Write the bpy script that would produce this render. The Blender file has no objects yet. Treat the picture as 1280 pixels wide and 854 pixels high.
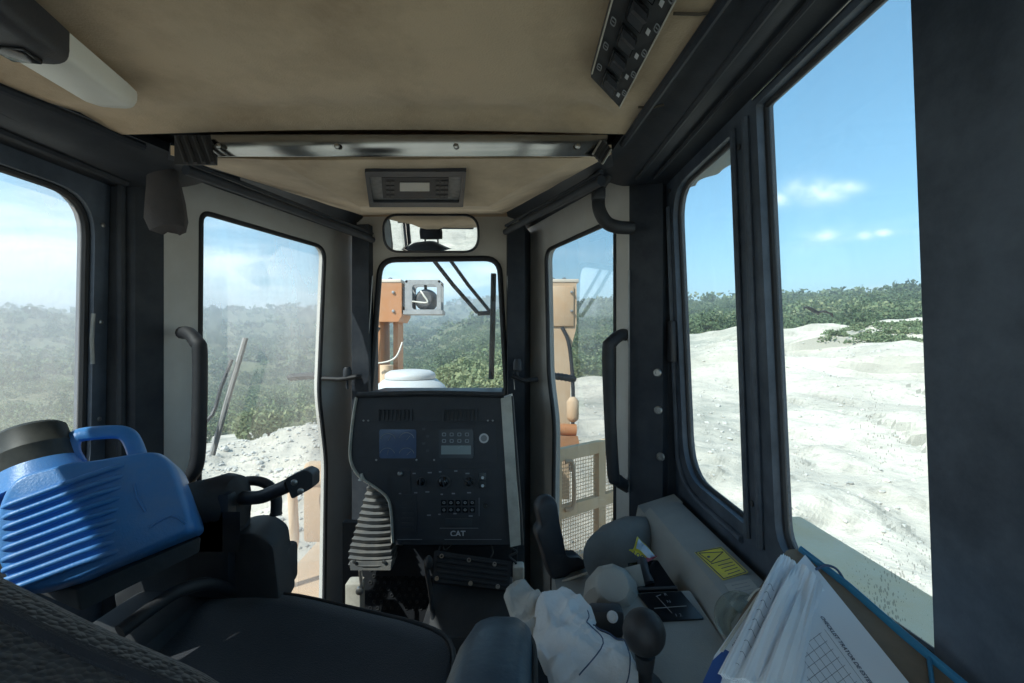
import bpy, bmesh, math, random
import numpy as np
from mathutils import Vector, Matrix, noise

R = math.radians
random.seed(7)
rng = np.random.default_rng(11)
scene = bpy.context.scene
C = scene.collection

# ------------------------------------------------------------------ camera, sky, sun, exposure
H = 3.0            # eye height over the ground (operator's eye in a crawler cab), metres
F = 560.0          # focal length in photo pixels (1280 wide)
cam_d = bpy.data.cameras.new('camera')
cam = bpy.data.objects.new('camera', cam_d)
C.objects.link(cam)
cam.location = (0, 0, H)
cam.rotation_euler = (R(90), 0, 0)
cam_d.sensor_width = 36.0
cam_d.lens = 36.0 * F / 1280.0
cam_d.clip_start = 0.02
cam_d.clip_end = 20000
scene.camera = cam

SUN_AZ, SUN_EL = -131.0, 46.0       # sun stands behind the left shoulder
sdir = Vector((math.sin(R(SUN_AZ)) * math.cos(R(SUN_EL)), math.cos(R(SUN_AZ)) * math.cos(R(SUN_EL)), math.sin(R(SUN_EL))))
sun_d = bpy.data.lights.new('sun', 'SUN')
sun_d.energy = 3.5
sun_d.angle = R(0.5)
sun_d.color = (1.0, 0.95, 0.87)
sun = bpy.data.objects.new('sun', sun_d)
C.objects.link(sun)
sun.rotation_euler = sdir.to_track_quat('Z', 'Y').to_euler()

world = bpy.data.worlds.new('World')
scene.world = world
world.use_nodes = True
wn, wl = world.node_tree.nodes, world.node_tree.links
wn.clear()
w_out = wn.new('ShaderNodeOutputWorld')
w_bg = wn.new('ShaderNodeBackground')
w_sky = wn.new('ShaderNodeTexSky')
w_sky.sky_type = 'NISHITA'
w_sky.sun_disc = False
w_sky.sun_elevation = R(SUN_EL)
w_sky.sun_rotation = R(SUN_AZ)
w_sky.altitude = 300
w_sky.air_density = 1.0
w_sky.dust_density = 0.1
w_sky.ozone_density = 2.0
w_bg.inputs['Strength'].default_value = 0.086
tc = wn.new('ShaderNodeTexCoord')
sep = wn.new('ShaderNodeSeparateXYZ')
wl.new(tc.outputs['Generated'], sep.inputs[0])


def wmath(op, a, b=None, clamp=False):
    n = wn.new('ShaderNodeMath')
    n.operation = op
    n.use_clamp = clamp
    for i, v in enumerate((a, b)):
        if v is None:
            continue
        if isinstance(v, (int, float)):
            n.inputs[i].default_value = v
        else:
            wl.new(v, n.inputs[i])
    return n.outputs[0]


zc = wmath('ADD', wmath('MAXIMUM', sep.outputs['Z'], 0.0), 0.10)
comb = wn.new('ShaderNodeCombineXYZ')
wl.new(wmath('DIVIDE', sep.outputs['X'], zc), comb.inputs[0])
wl.new(wmath('DIVIDE', sep.outputs['Y'], zc), comb.inputs[1])
cn = wn.new('ShaderNodeTexNoise')
cn.inputs['Scale'].default_value = 0.55
cn.inputs['Detail'].default_value = 7
cn.inputs['Roughness'].default_value = 0.55
cn.inputs['Distortion'].default_value = 0.3
mpw = wn.new('ShaderNodeMapping')
mpw.inputs['Location'].default_value = (3.1, 1.7, 0)
wl.new(comb.outputs[0], mpw.inputs[0])
wl.new(mpw.outputs[0], cn.inputs['Vector'])
# the cloud bank thickens towards the west (-X), thin wisps elsewhere
west = wmath('MULTIPLY', wmath('SUBTRACT', -0.10, sep.outputs['X']), 0.27)
cov = wmath('ADD', cn.outputs['Fac'], wmath('MAXIMUM', west, -0.03))
lowb = wmath('MULTIPLY', wmath('SUBTRACT', 0.26, sep.outputs['Z']), 0.50)
cov = wmath('ADD', cov, lowb)
cr = wn.new('ShaderNodeMapRange')
cr.interpolation_type = 'SMOOTHSTEP'
cr.inputs['From Min'].default_value = 0.55
cr.inputs['From Max'].default_value = 0.80
cr.inputs['To Max'].default_value = 0.92
wl.new(cov, cr.inputs['Value'])
wm = wn.new('ShaderNodeMix')
wm.data_type = 'RGBA'
wm.inputs['B'].default_value = (9.2, 9.5, 9.7, 1)
# a few small fair-weather clouds low over the north-eastern hills
gy = wmath('MAXIMUM', sep.outputs['Y'], 0.05)
gu, gv = wmath('DIVIDE', sep.outputs['X'], gy), wmath('DIVIDE', sep.outputs['Z'], gy)
cn2 = wn.new('ShaderNodeTexNoise')
cn2.inputs['Scale'].default_value = 26.0
cn2.inputs['Detail'].default_value = 6
wl.new(tc.outputs['Generated'], cn2.inputs['Vector'])
fac = cr.outputs['Result']
for u0, v0, a0, b0 in ((0.68, 0.335, 0.055, 0.024), (0.74, 0.345, 0.035, 0.014), (0.585, 0.315, 0.03, 0.015), (0.695, 0.235, 0.035, 0.013), (0.78, 0.238, 0.022, 0.010), (0.83, 0.243, 0.020, 0.008), (1.05, 0.30, 0.06, 0.02), (1.3, 0.26, 0.06, 0.02), (-0.1, 0.5, 0.08, 0.02), (0.15, 0.62, 0.07, 0.02)):
    du = wmath('DIVIDE', wmath('SUBTRACT', gu, u0), a0)
    dv = wmath('DIVIDE', wmath('SUBTRACT', gv, v0), b0)
    rr_ = wmath('ADD', wmath('MULTIPLY', du, du), wmath('MULTIPLY', dv, dv))
    g_ = wmath('POWER', 2.718, wmath('MULTIPLY', rr_, -1.0))
    g_ = wmath('MULTIPLY', g_, wmath('MULTIPLY', wmath('SUBTRACT', cn2.outputs['Fac'], 0.30), 2.6, clamp=True))
    fac = wmath('MAXIMUM', fac, g_, clamp=True)
wl.new(fac, wm.inputs['Factor'])
hs = wn.new('ShaderNodeHueSaturation')
hs.inputs['Hue'].default_value = 0.478
hs.inputs['Saturation'].default_value = 1.22
wl.new(w_sky.outputs[0], hs.inputs['Color'])
wl.new(hs.outputs[0], wm.inputs['A'])
wl.new(wm.outputs['Result'], w_bg.inputs['Color'])
wl.new(w_bg.outputs[0], w_out.inputs['Surface'])

scene.view_settings.view_transform = 'Standard'
scene.view_settings.look = 'None'
scene.view_settings.exposure = 1.58
scene.view_settings.gamma = 1.0
scene.cycles.use_denoising = True
scene.cycles.max_bounces = 10
scene.cycles.diffuse_bounces = 5
scene.cycles.glossy_bounces = 4
scene.cycles.transmission_bounces = 6
scene.cycles.transparent_max_bounces = 12
scene.cycles.volume_bounces = 0
scene.cycles.caustics_reflective = False
scene.cycles.caustics_refractive = False
scene.cycles.sample_clamp_indirect = 6.0


# ------------------------------------------------------------------ pixel -> point helpers (frame: eye at the origin)
def ray(px, py):
    return Vector(((px - 640.0) / F, 1.0, (427.0 - py) / F))


def P(px, py, d):
    return ray(px, py) * d


class Plane:
    def __init__(self, p, n):
        self.p, self.n = Vector(p), Vector(n).normalized()
        if self.n.dot(self.p) > 0:
            self.n = -self.n          # normal looks towards the eye

    def at(self, px, py, off=0.0):
        r = ray(px, py)
        t = self.n.dot(self.p) / self.n.dot(r)
        return r * t + self.n * off


def plan_plane(a, b):
    a, b = Vector((a[0], a[1], 0)), Vector((b[0], b[1], 0))
    d = b - a
    return Plane(a, (d.y, -d.x, 0))


def three(a, b, c):
    a, b, c = Vector(a), Vector(b), Vector(c)
    return Plane(a, (b - a).cross(c - a))


LD = Plane((-1.05, 0, 0), (1, 0, 0))
RD = Plane((0.42, 0, 0), (1, 0, 0))
LA = plan_plane((-0.937, 1.363), (-0.764, 1.877))
RA = plan_plane((0.297, 1.363), (0.124, 1.877))
FW = Plane((0, 1.9, 0), (0, -1, 0))


# ------------------------------------------------------------------ mesh builder
def roundpoly(pts, r, n=5):
    pts = [Vector(p) for p in pts]
    rs = r if isinstance(r, (list, tuple)) else [r] * len(pts)
    out = []
    for i, p in enumerate(pts):
        a, b = pts[i - 1], pts[(i + 1) % len(pts)]
        u, v = (a - p), (b - p)
        k = min(rs[i], 0.48 * u.length, 0.48 * v.length)
        s, e = p + u.normalized() * k, p + v.normalized() * k
        for j in range(n + 1):
            t = j / n
            out.append(s * (1 - t) ** 2 + p * 2 * t * (1 - t) + e * t * t)
    return out


def smooth_path(pts, n=6):
    pts = [Vector(p) for p in pts]
    out = []
    for i in range(len(pts) - 1):
        p0, p1, p2, p3 = pts[max(i - 1, 0)], pts[i], pts[i + 1], pts[min(i + 2, len(pts) - 1)]
        for j in range(n):
            t = j / n
            out.append(0.5 * ((2 * p1) + (p2 - p0) * t + (2 * p0 - 5 * p1 + 4 * p2 - p3) * t * t + (3 * p1 - p0 - 3 * p2 + p3) * t ** 3))
    out.append(pts[-1])
    return out


class MB:
    def __init__(self):
        self.v, self.f = [], []

    def add(self, verts, faces):
        b = len(self.v)
        self.v += [tuple(p) for p in verts]
        self.f += [tuple(b + i for i in f) for f in faces]
        return self

    def box(self, c, s, rot=None, bev=0.0, seg=2):
        bm = bmesh.new()
        bmesh.ops.create_cube(bm, size=1.0)
        for q in bm.verts:
            q.co = Vector((q.co.x * s[0], q.co.y * s[1], q.co.z * s[2]))
        if bev > 0:
            bmesh.ops.bevel(bm, geom=list(bm.edges), offset=bev, segments=seg, affect='EDGES', profile=0.5)
        M = rot if rot is not None else Matrix.Identity(3)
        c = Vector(c)
        bm.verts.index_update()
        self.add([M @ q.co + c for q in bm.verts], [[q.index for q in f.verts] for f in bm.faces])
        bm.free()
        return self

    def loft(self, loops, cap=True, closed=True):
        n = len(loops[0])
        vs = [p for l in loops for p in l]
        fs = []
        for i in range(len(loops) - 1):
            for j in range(n if closed else n - 1):
                k = (j + 1) % n
                fs.append((i * n + j, i * n + k, (i + 1) * n + k, (i + 1) * n + j))
        if cap:
            fs.append(tuple(reversed(range(n))))
            fs.append(tuple((len(loops) - 1) * n + j for j in range(n)))
        return self.add(vs, fs)

    def tube(self, path, r, seg=10, ry=None, closed=False, cap=True, up=None):
        path = [Vector(p) for p in path]
        N = len(path)
        rs = r if isinstance(r, (list, tuple)) else [r] * N
        ys = ry if isinstance(ry, (list, tuple)) else [ry if ry is not None else q for q in rs] if ry is not None else rs
        loops = []
        t0 = None
        nrm = None
        for i, p in enumerate(path):
            a = path[i - 1] if (i > 0 or closed) else p
            b = path[(i + 1) % N] if (i < N - 1 or closed) else p
            t = (b - a).normalized()
            if nrm is None:
                w = Vector(up) if up is not None else (Vector((0, 0, 1)) if abs(t.z) < 0.9 else Vector((1, 0, 0)))
                nrm = (w - t * w.dot(t)).normalized()
            else:
                nrm = (nrm - t * nrm.dot(t)).normalized()
            bi = t.cross(nrm)
            loops.append([p + bi * math.cos(2 * math.pi * k / seg) * rs[i] + nrm * math.sin(2 * math.pi * k / seg) * ys[i] for k in range(seg)])
        if closed:
            loops.append(loops[0])
            return self.loft(loops, cap=False)
        return self.loft(loops, cap=cap)

    def lathe(self, prof, o, axis, seg=20, cap=True):
        o, ax = Vector(o), Vector(axis).normalized()
        w = Vector((0, 0, 1)) if abs(ax.z) < 0.9 else Vector((1, 0, 0))
        u = (w - ax * w.dot(ax)).normalized()
        q = ax.cross(u)
        loops = [[o + ax * h + (u * math.cos(2 * math.pi * k / seg) + q * math.sin(2 * math.pi * k / seg)) * max(r, 1e-4) for k in range(seg)] for r, h in prof]
        return self.loft(loops, cap=cap)

    def prism(self, loop, vec):
        vec = Vector(vec)
        loop = [Vector(p) for p in loop]
        return self.loft([loop, [p + vec for p in loop]])

    def ring(self, outer, inner, vec):
        n = len(outer)
        vec = Vector(vec)
        o = [Vector(p) for p in outer]
        i = [Vector(p) for p in inner]
        vs = o + i + [p + vec for p in o] + [p + vec for p in i]
        fs = []
        for a in range(n):
            b = (a + 1) % n
            fs += [(a, b, n + b, n + a), (2 * n + a, 3 * n + a, 3 * n + b, 2 * n + b), (n + a, n + b, 3 * n + b, 3 * n + a), (a, 2 * n + a, 2 * n + b, b)]
        return self.add(vs, fs)

    def pillow(self, loop, vec, bev=0.01, inset=0.9, steps=3):
        """a slab whose rims are rounded over"""
        vec = Vector(vec)
        n, L = vec.normalized(), vec.length
        loop = [Vector(p) for p in loop]
        c = sum(loop, Vector()) / len(loop)
        half = []
        for k in range(steps + 1):
            a = math.pi / 2 * k / steps
            half.append((1 - (1 - inset) * (1 - math.sin(a)), bev * (1 - math.cos(a))))
        loops = [[c + (p - c) * s + n * o for p in loop] for s, o in half]
        loops += [[c + (p - c) * s + n * (L - o) for p in loop] for s, o in reversed(half)]
        return self.loft(loops)

    def grid(self, fn, nu, nv, thick=None):
        vs = [Vector(fn(i / nu, j / nv)) for j in range(nv + 1) for i in range(nu + 1)]
        fs = [(j * (nu + 1) + i, j * (nu + 1) + i + 1, (j + 1) * (nu + 1) + i + 1, (j + 1) * (nu + 1) + i) for j in range(nv) for i in range(nu)]
        if thick is None:
            return self.add(vs, fs)
        t = Vector(thick)
        n = len(vs)
        fs2 = [tuple(reversed([n + k for k in f])) for f in fs]
        rim = []
        border = [i for i in range(nu)] + [nu + j * (nu + 1) for j in range(nv)] + [nv * (nu + 1) + i for i in range(nu, 0, -1)] + [j * (nu + 1) for j in range(nv, 0, -1)]
        for a, b in zip(border, border[1:] + border[:1]):
            rim.append((a, n + a, n + b, b))
        return self.add(vs + [p + t for p in vs], fs + fs2 + rim)

    def sphere(self, c, r, seg=16, rings=10, squash=(1, 1, 1)):
        prof = []
        c = Vector(c)
        loops = []
        for i in range(rings + 1):
            a = math.pi * i / rings
            rr = max(math.sin(a), 1e-3)
            loops.append([c + Vector((rr * math.cos(2 * math.pi * k / seg) * r * squash[0], rr * math.sin(2 * math.pi * k / seg) * r * squash[1], -math.cos(a) * r * squash[2])) for k in range(seg)])
        return self.loft(loops)


WL = {}


def mesh_from(name, mb, origin, sharp=38):
    me = bpy.data.meshes.new(name)
    bm = bmesh.new()
    vs = [bm.verts.new(Vector(p) - origin) for p in mb.v]
    for f in mb.f:
        try:
            bm.faces.new([vs[i] for i in f])
        except ValueError:
            pass
    bmesh.ops.remove_doubles(bm, verts=bm.verts, dist=1e-6)
    bmesh.ops.recalc_face_normals(bm, faces=bm.faces)
    bm.normal_update()
    for f in bm.faces:
        f.smooth = True
    for e in bm.edges:
        if len(e.link_faces) != 2 or e.calc_face_angle(3) > R(sharp):
            e.smooth = False
    bm.to_mesh(me)
    bm.free()
    return me


def thing(name, label, cat, loc, group=None):
    o = bpy.data.objects.new(name, None)
    o.empty_display_size = 0.05
    C.objects.link(o)
    loc = Vector(loc)
    o.location = loc + Vector((0, 0, H))
    WL[o] = loc
    o['label'] = label
    o['category'] = cat
    if group:
        o['group'] = group
    return o


def part(name, mb, m, parent, label=None, kind=None, sharp=38):
    org = WL[parent]
    me = mesh_from(name, mb, org, sharp)
    me.materials.append(m)
    o = bpy.data.objects.new(name, me)
    C.objects.link(o)
    o.parent = parent
    WL[o] = org
    if label:
        o['label'] = label
    if kind:
        o['kind'] = kind
    return o


def solo(name, mb, m, label=None, cat=None, group=None, kind=None, sharp=38):
    vs = np.array(mb.v)
    lo, hi = vs.min(0), vs.max(0)
    org = Vector(((lo[0] + hi[0]) / 2, (lo[1] + hi[1]) / 2, lo[2]))
    me = mesh_from(name, mb, org, sharp)
    me.materials.append(m)
    o = bpy.data.objects.new(name, me)
    C.objects.link(o)
    o.location = org + Vector((0, 0, H))
    WL[o] = org
    if label:
        o['label'] = label
    if cat:
        o['category'] = cat
    if group:
        o['group'] = group
    if kind:
        o['kind'] = kind
    return o


def text_part(name, txt, size, o, u, v, m, parent, align='CENTER', lift=0.0006, bold=0.0):
    """flat lettering laid on a surface: o origin, u reading direction, v up direction"""
    cu = bpy.data.curves.new(name, 'FONT')
    cu.body = txt
    cu.size = size
    cu.align_x = align
    cu.align_y = 'CENTER'
    cu.offset = bold
    cu.resolution_u = 3
    tmp = bpy.data.objects.new(name + '_tmp', cu)
    C.objects.link(tmp)
    bpy.context.view_layer.update()
    me = bpy.data.meshes.new_from_object(tmp.evaluated_get(bpy.context.evaluated_depsgraph_get()))
    bpy.data.objects.remove(tmp)
    u, v = Vector(u).normalized(), Vector(v)
    v = (v - u * u.dot(v)).normalized()
    n = u.cross(v)
    mb = MB()
    mb.add([Vector(o) + u * q.co.x + v * q.co.y + n * lift for q in me.vertices], [list(p.vertices) for p in me.polygons])
    return part(name, mb, m, parent)


# ------------------------------------------------------------------ materials
def new_mat(name):
    m = bpy.data.materials.new(name)
    m.use_nodes = True
    nt = m.node_tree
    nt.nodes.clear()
    out = nt.nodes.new('ShaderNodeOutputMaterial')
    return m, nt, out


def N(nt, t, **kw):
    n = nt.nodes.new(t)
    for k, v in kw.items():
        if k in n.inputs:
            n.inputs[k].default_value = v
        else:
            setattr(n, k, v)
    return n


def pmat(name, c1, c2=None, scale=6.0, rough=0.55, metal=0.0, bump=0.0, bscale=120.0, spec=0.5, sheen=0.0,
         dust=None, dust_amt=0.0, dscale=2.5, contrast=0.25, coat=0.0, rvar=0.12, stretch=(1, 1, 1)):
    m, nt, out = new_mat(name)
    L = nt.links
    b = N(nt, 'ShaderNodeBsdfPrincipled')
    L.new(b.outputs[0], out.inputs['Surface'])
    t = N(nt, 'ShaderNodeTexCoord')
    mp = N(nt, 'ShaderNodeMapping')
    mp.inputs['Scale'].default_value = stretch
    L.new(t.outputs['Object'], mp.inputs[0])
    n1 = N(nt, 'ShaderNodeTexNoise', Scale=scale, Detail=6.0, Roughness=0.6)
    L.new(mp.outputs[0], n1.inputs['Vector'])
    c2 = c2 if c2 is not None else tuple(x * 0.72 for x in c1)
    mr = N(nt, 'ShaderNodeMapRange')
    mr.inputs['From Min'].default_value = 0.5 - contrast
    mr.inputs['From Max'].default_value = 0.5 + contrast
    L.new(n1.outputs['Fac'], mr.inputs['Value'])
    mx = N(nt, 'ShaderNodeMix', data_type='RGBA')
    mx.inputs['A'].default_value = (*c1, 1)
    mx.inputs['B'].default_value = (*c2, 1)
    L.new(mr.outputs['Result'], mx.inputs['Factor'])
    col = mx.outputs['Result']
    if dust is not None:
        n2 = N(nt, 'ShaderNodeTexNoise', Scale=dscale, Detail=9.0, Roughness=0.68)
        L.new(t.outputs['Object'], n2.inputs['Vector'])
        r2 = N(nt, 'ShaderNodeMapRange')
        r2.inputs['From Min'].default_value = 0.42
        r2.inputs['From Max'].default_value = 0.72
        r2.inputs['To Max'].default_value = dust_amt
        L.new(n2.outputs['Fac'], r2.inputs['Value'])
        m2 = N(nt, 'ShaderNodeMix', data_type='RGBA')
        m2.inputs['B'].default_value = (*dust, 1)
        L.new(r2.outputs['Result'], m2.inputs['Factor'])
        L.new(col, m2.inputs['A'])
        col = m2.outputs['Result']
    L.new(col, b.inputs['Base Color'])
    rr = N(nt, 'ShaderNodeMapRange')
    rr.inputs['To Min'].default_value = max(rough - rvar, 0.02)
    rr.inputs['To Max'].default_value = min(rough + rvar, 1.0)
    L.new(n1.outputs['Fac'], rr.inputs['Value'])
    L.new(rr.outputs['Result'], b.inputs['Roughness'])
    b.inputs['Metallic'].default_value = metal
    b.inputs['Specular IOR Level'].default_value = spec
    b.inputs['Sheen Weight'].default_value = sheen
    b.inputs['Coat Weight'].default_value = coat
    if bump > 0:
        n3 = N(nt, 'ShaderNodeTexNoise', Scale=bscale, Detail=4.0, Roughness=0.6)
        L.new(t.outputs['Object'], n3.inputs['Vector'])
        bp = N(nt, 'ShaderNodeBump', Strength=bump, Distance=0.002)
        L.new(n3.outputs['Fac'], bp.inputs['Height'])
        L.new(bp.outputs[0], b.inputs['Normal'])
    return m


def knit_mat(name, c1, c2, s=190.0, bump=0.9):
    m, nt, out = new_mat(name)
    L = nt.links
    b = N(nt, 'ShaderNodeBsdfPrincipled', Roughness=0.92)
    b.inputs['Sheen Weight'].default_value = 0.35
    b.inputs['Sheen Roughness'].default_value = 0.5
    L.new(b.outputs[0], out.inputs['Surface'])
    t = N(nt, 'ShaderNodeTexCoord')
    v = N(nt, 'ShaderNodeTexVoronoi', Scale=s)
    mp = N(nt, 'ShaderNodeMapping')
    mp.inputs['Scale'].default_value = (1, 1, 0.6)
    nz = N(nt, 'ShaderNodeTexNoise', Scale=14.0, Detail=5.0)
    L.new(t.outputs['Object'], nz.inputs['Vector'])
    L.new(t.outputs['Object'], mp.inputs[0])
    L.new(mp.outputs[0], v.inputs['Vector'])
    mx = N(nt, 'ShaderNodeMix', data_type='RGBA')
    mx.inputs['A'].default_value = (*c2, 1)
    mx.inputs['B'].default_value = (*c1, 1)
    r = N(nt, 'ShaderNodeMapRange')
    r.inputs['From Min'].default_value = 0.1
    r.inputs['From Max'].default_value = 0.75
    ad = N(nt, 'ShaderNodeMath', operation='ADD')
    L.new(v.outputs['Distance'], ad.inputs[0])
    sc = N(nt, 'ShaderNodeMath', operation='MULTIPLY_ADD')
    sc.inputs[1].default_value = 0.9
    sc.inputs[2].default_value = -0.45
    L.new(nz.outputs['Fac'], sc.inputs[0])
    L.new(sc.outputs[0], ad.inputs[1])
    L.new(ad.outputs[0], r.inputs['Value'])
    L.new(r.outputs['Result'], mx.inputs['Factor'])
    L.new(mx.outputs['Result'], b.inputs['Base Color'])
    bp = N(nt, 'ShaderNodeBump', Strength=bump, Distance=0.004)
    bp.invert = True
    L.new(v.outputs['Distance'], bp.inputs['Height'])
    L.new(bp.outputs[0], b.inputs['Normal'])
    return m


def glass_mat(name, tint=(0.83, 0.93, 0.955), dust_lo=0.02, dust_hi=0.10, specks=0.0, streak=(1, 1, 1), refl=0.05):
    m, nt, out = new_mat(name)
    L = nt.links
    tr = N(nt, 'ShaderNodeBsdfTransparent')
    tr.inputs[0].default_value = (*tint, 1)
    gl = N(nt, 'ShaderNodeBsdfGlossy', Roughness=0.03)
    df = N(nt, 'ShaderNodeBsdfDiffuse')
    df.inputs[0].default_value = (0.62, 0.60, 0.56, 1)
    ts = N(nt, 'ShaderNodeBsdfTranslucent')
    ts.inputs[0].default_value = (0.70, 0.69, 0.66, 1)
    t = N(nt, 'ShaderNodeTexCoord')
    mp = N(nt, 'ShaderNodeMapping')
    mp.inputs['Scale'].default_value = streak
    L.new(t.outputs['Object'], mp.inputs[0])
    n1 = N(nt, 'ShaderNodeTexNoise', Scale=3.5, Detail=8.0, Roughness=0.62)
    L.new(mp.outputs[0], n1.inputs['Vector'])
    r1 = N(nt, 'ShaderNodeMapRange')
    r1.inputs['From Min'].default_value = 0.36
    r1.inputs['From Max'].default_value = 0.68
    r1.inputs['To Min'].default_value = dust_lo
    r1.inputs['To Max'].default_value = dust_hi
    L.new(n1.outputs['Fac'], r1.inputs['Value'])
    dm = N(nt, 'ShaderNodeMixShader')
    dm.inputs[0].default_value = 0.55
    L.new(df.outputs[0], dm.inputs[1])
    L.new(ts.outputs[0], dm.inputs[2])
    a = N(nt, 'ShaderNodeMixShader')
    fr = N(nt, 'ShaderNodeLayerWeight', Blend=0.25)
    fm = N(nt, 'ShaderNodeMath', operation='MULTIPLY_ADD')
    fm.inputs[1].default_value = 0.35
    fm.inputs[2].default_value = refl * 0.4
    L.new(fr.outputs['Fresnel'], fm.inputs[0])
    L.new(fm.outputs[0], a.inputs[0])
    L.new(tr.outputs[0], a.inputs[1])
    L.new(gl.outputs[0], a.inputs[2])
    bsh = N(nt, 'ShaderNodeMixShader')
    fac = r1.outputs['Result']
    L.new(fac, bsh.inputs[0])
    L.new(a.outputs[0], bsh.inputs[1])
    L.new(dm.outputs[0], bsh.inputs[2])
    last = bsh
    if specks > 0:      # dried mud spatter, denser low on the pane
        vo = N(nt, 'ShaderNodeTexVoronoi', Scale=270.0)
        mp2 = N(nt, 'ShaderNodeMapping')
        mp2.inputs['Scale'].default_value = (1, 1.0, 0.55)
        L.new(t.outputs['Object'], mp2.inputs[0])
        L.new(mp2.outputs[0], vo.inputs['Vector'])
        n2 = N(nt, 'ShaderNodeTexNoise', Scale=9.0, Detail=3.0)
        L.new(t.outputs['Object'], n2.inputs['Vector'])
        sp = N(nt, 'ShaderNodeSeparateXYZ')
        L.new(t.outputs['Object'], sp.inputs[0])
        th = N(nt, 'ShaderNodeMapRange')        # threshold radius by height
        th.inputs['From Min'].default_value = 0.95
        th.inputs['From Max'].default_value = 1.40
        th.inputs['To Min'].default_value = 0.26 * specks
        th.inputs['To Max'].default_value = 0.04 * specks
        L.new(sp.outputs['Z'], th.inputs['Value'])
        mul = N(nt, 'ShaderNodeMath', operation='MULTIPLY')
        L.new(th.outputs['Result'], mul.inputs[0])
        pw = N(nt, 'ShaderNodeMapRange')
        pw.inputs['From Min'].default_value = 0.45
        pw.inputs['From Max'].default_value = 0.62
        pw.inputs['To Max'].default_value = 1.6
        L.new(n2.outputs['Fac'], pw.inputs['Value'])
        L.new(pw.outputs['Result'], mul.inputs[1])
        lt = N(nt, 'ShaderNodeMath', operation='LESS_THAN')
        L.new(vo.outputs['Distance'], lt.inputs[0])
        L.new(mul.outputs[0], lt.inputs[1])
        mud = N(nt, 'ShaderNodeBsdfDiffuse')
        mud.inputs[0].default_value = (0.16, 0.13, 0.10, 1)
        f2 = N(nt, 'ShaderNodeMath', operation='MULTIPLY')
        f2.inputs[1].default_value = 0.4
        L.new(lt.outputs[0], f2.inputs[0])
        s2 = N(nt, 'ShaderNodeMixShader')
        L.new(f2.outputs[0], s2.inputs[0])
        L.new(bsh.outputs[0], s2.inputs[1])
        L.new(mud.outputs[0], s2.inputs[2])
        last = s2
    L.new(last.outputs[0], out.inputs['Surface'])
    return m


DUST = (0.42, 0.38, 0.32)
M = {}
M['black'] = pmat('black_enamel', (0.016, 0.022, 0.033), (0.024, 0.031, 0.043), rough=0.62, spec=0.3, dust=(0.14, 0.145, 0.15), dust_amt=0.35, dscale=3.0, bump=0.15, bscale=260)
M['door_black'] = pmat('door_black', (0.026, 0.038, 0.058), (0.038, 0.052, 0.074), scale=4, rough=0.55, dust=(0.19, 0.235, 0.30), dust_amt=0.60, dscale=3.0, bump=0.12, bscale=300)
M['rubber'] = pmat('black_rubber', (0.013, 0.015, 0.019), (0.02, 0.022, 0.027), rough=0.62, dust=(0.07, 0.07, 0.075), dust_amt=0.3, dscale=9, bump=0.25, bscale=200)
M['plastic'] = pmat('black_plastic', (0.018, 0.022, 0.030), (0.026, 0.03, 0.039), rough=0.48, bump=0.25, bscale=500, dust=(0.10, 0.10, 0.10), dust_amt=0.25, dscale=8)
M['matblack'] = pmat('plain_matt_black', (0.010, 0.012, 0.016), (0.015, 0.017, 0.021), rough=0.8, spec=0.3)
M['gloss'] = pmat('gloss_black', (0.010, 0.012, 0.016), rough=0.16, rvar=0.06)
M['greyframe'] = pmat('grey_frame_paint', (0.64, 0.63, 0.60), (0.54, 0.535, 0.515), rough=0.55, dust=DUST, dust_amt=0.35, dscale=5, bump=0.1, bscale=300)
M['ledge'] = pmat('grey_moulded_trim', (0.30, 0.32, 0.32), (0.24, 0.255, 0.255), scale=9, rough=0.62, dust=(0.36, 0.34, 0.30), dust_amt=0.5, dscale=6, bump=0.35, bscale=420)
M['ledge2'] = pmat('pale_grey_trim', (0.38, 0.385, 0.37), (0.31, 0.315, 0.30), scale=9, rough=0.6, dust=(0.36, 0.34, 0.30), dust_amt=0.4, dscale=8, bump=0.35, bscale=420)
M['darkgrey'] = pmat('dark_grey_trim', (0.034, 0.037, 0.043), (0.026, 0.028, 0.033), rough=0.6, dust=(0.13, 0.13, 0.125), dust_amt=0.35, dscale=6, bump=0.3, bscale=400)
M['liner'] = pmat('headliner_felt', (0.68, 0.52, 0.345), (0.54, 0.43, 0.295), scale=3.2, rough=0.93, spec=0.15, sheen=0.25, dust=(0.25, 0.17, 0.095), dust_amt=0.85, dscale=2.6, bump=0.55, bscale=330)
M['chrome'] = pmat('polished_strip', (0.36, 0.36, 0.35), (0.26, 0.26, 0.25), scale=5, rough=0.14, metal=1.0, rvar=0.06)
M['steel'] = pmat('dull_steel', (0.45, 0.45, 0.44), (0.3, 0.3, 0.3), scale=30, rough=0.35, metal=0.9)
M['cream'] = pmat('cream_edge_trim', (0.66, 0.63, 0.55), (0.52, 0.49, 0.43), scale=12, rough=0.6, dust=(0.22, 0.19, 0.15), dust_amt=0.5, dscale=14)
M['lampwhite'] = pmat('lamp_lens', (0.84, 0.84, 0.78), (0.76, 0.76, 0.70), rough=0.4)
M['white'] = pmat('white_print', (0.72, 0.73, 0.74), (0.6, 0.6, 0.62), rough=0.6)
M['greyprint'] = pmat('grey_print', (0.30, 0.32, 0.34), rough=0.6)
M['faintprint'] = pmat('faint_print', (0.07, 0.075, 0.085), rough=0.6)
M['screen'] = pmat('gauge_glass', (0.11, 0.155, 0.26), (0.07, 0.10, 0.18), scale=8, rough=0.12, rvar=0.05, spec=0.7)
M['screen_dark'] = pmat('warning_glass', (0.02, 0.025, 0.035), rough=0.34, rvar=0.05, spec=0.7)
M['lcd'] = pmat('lcd_strip', (0.26, 0.31, 0.31), (0.21, 0.25, 0.25), rough=0.25)
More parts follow.
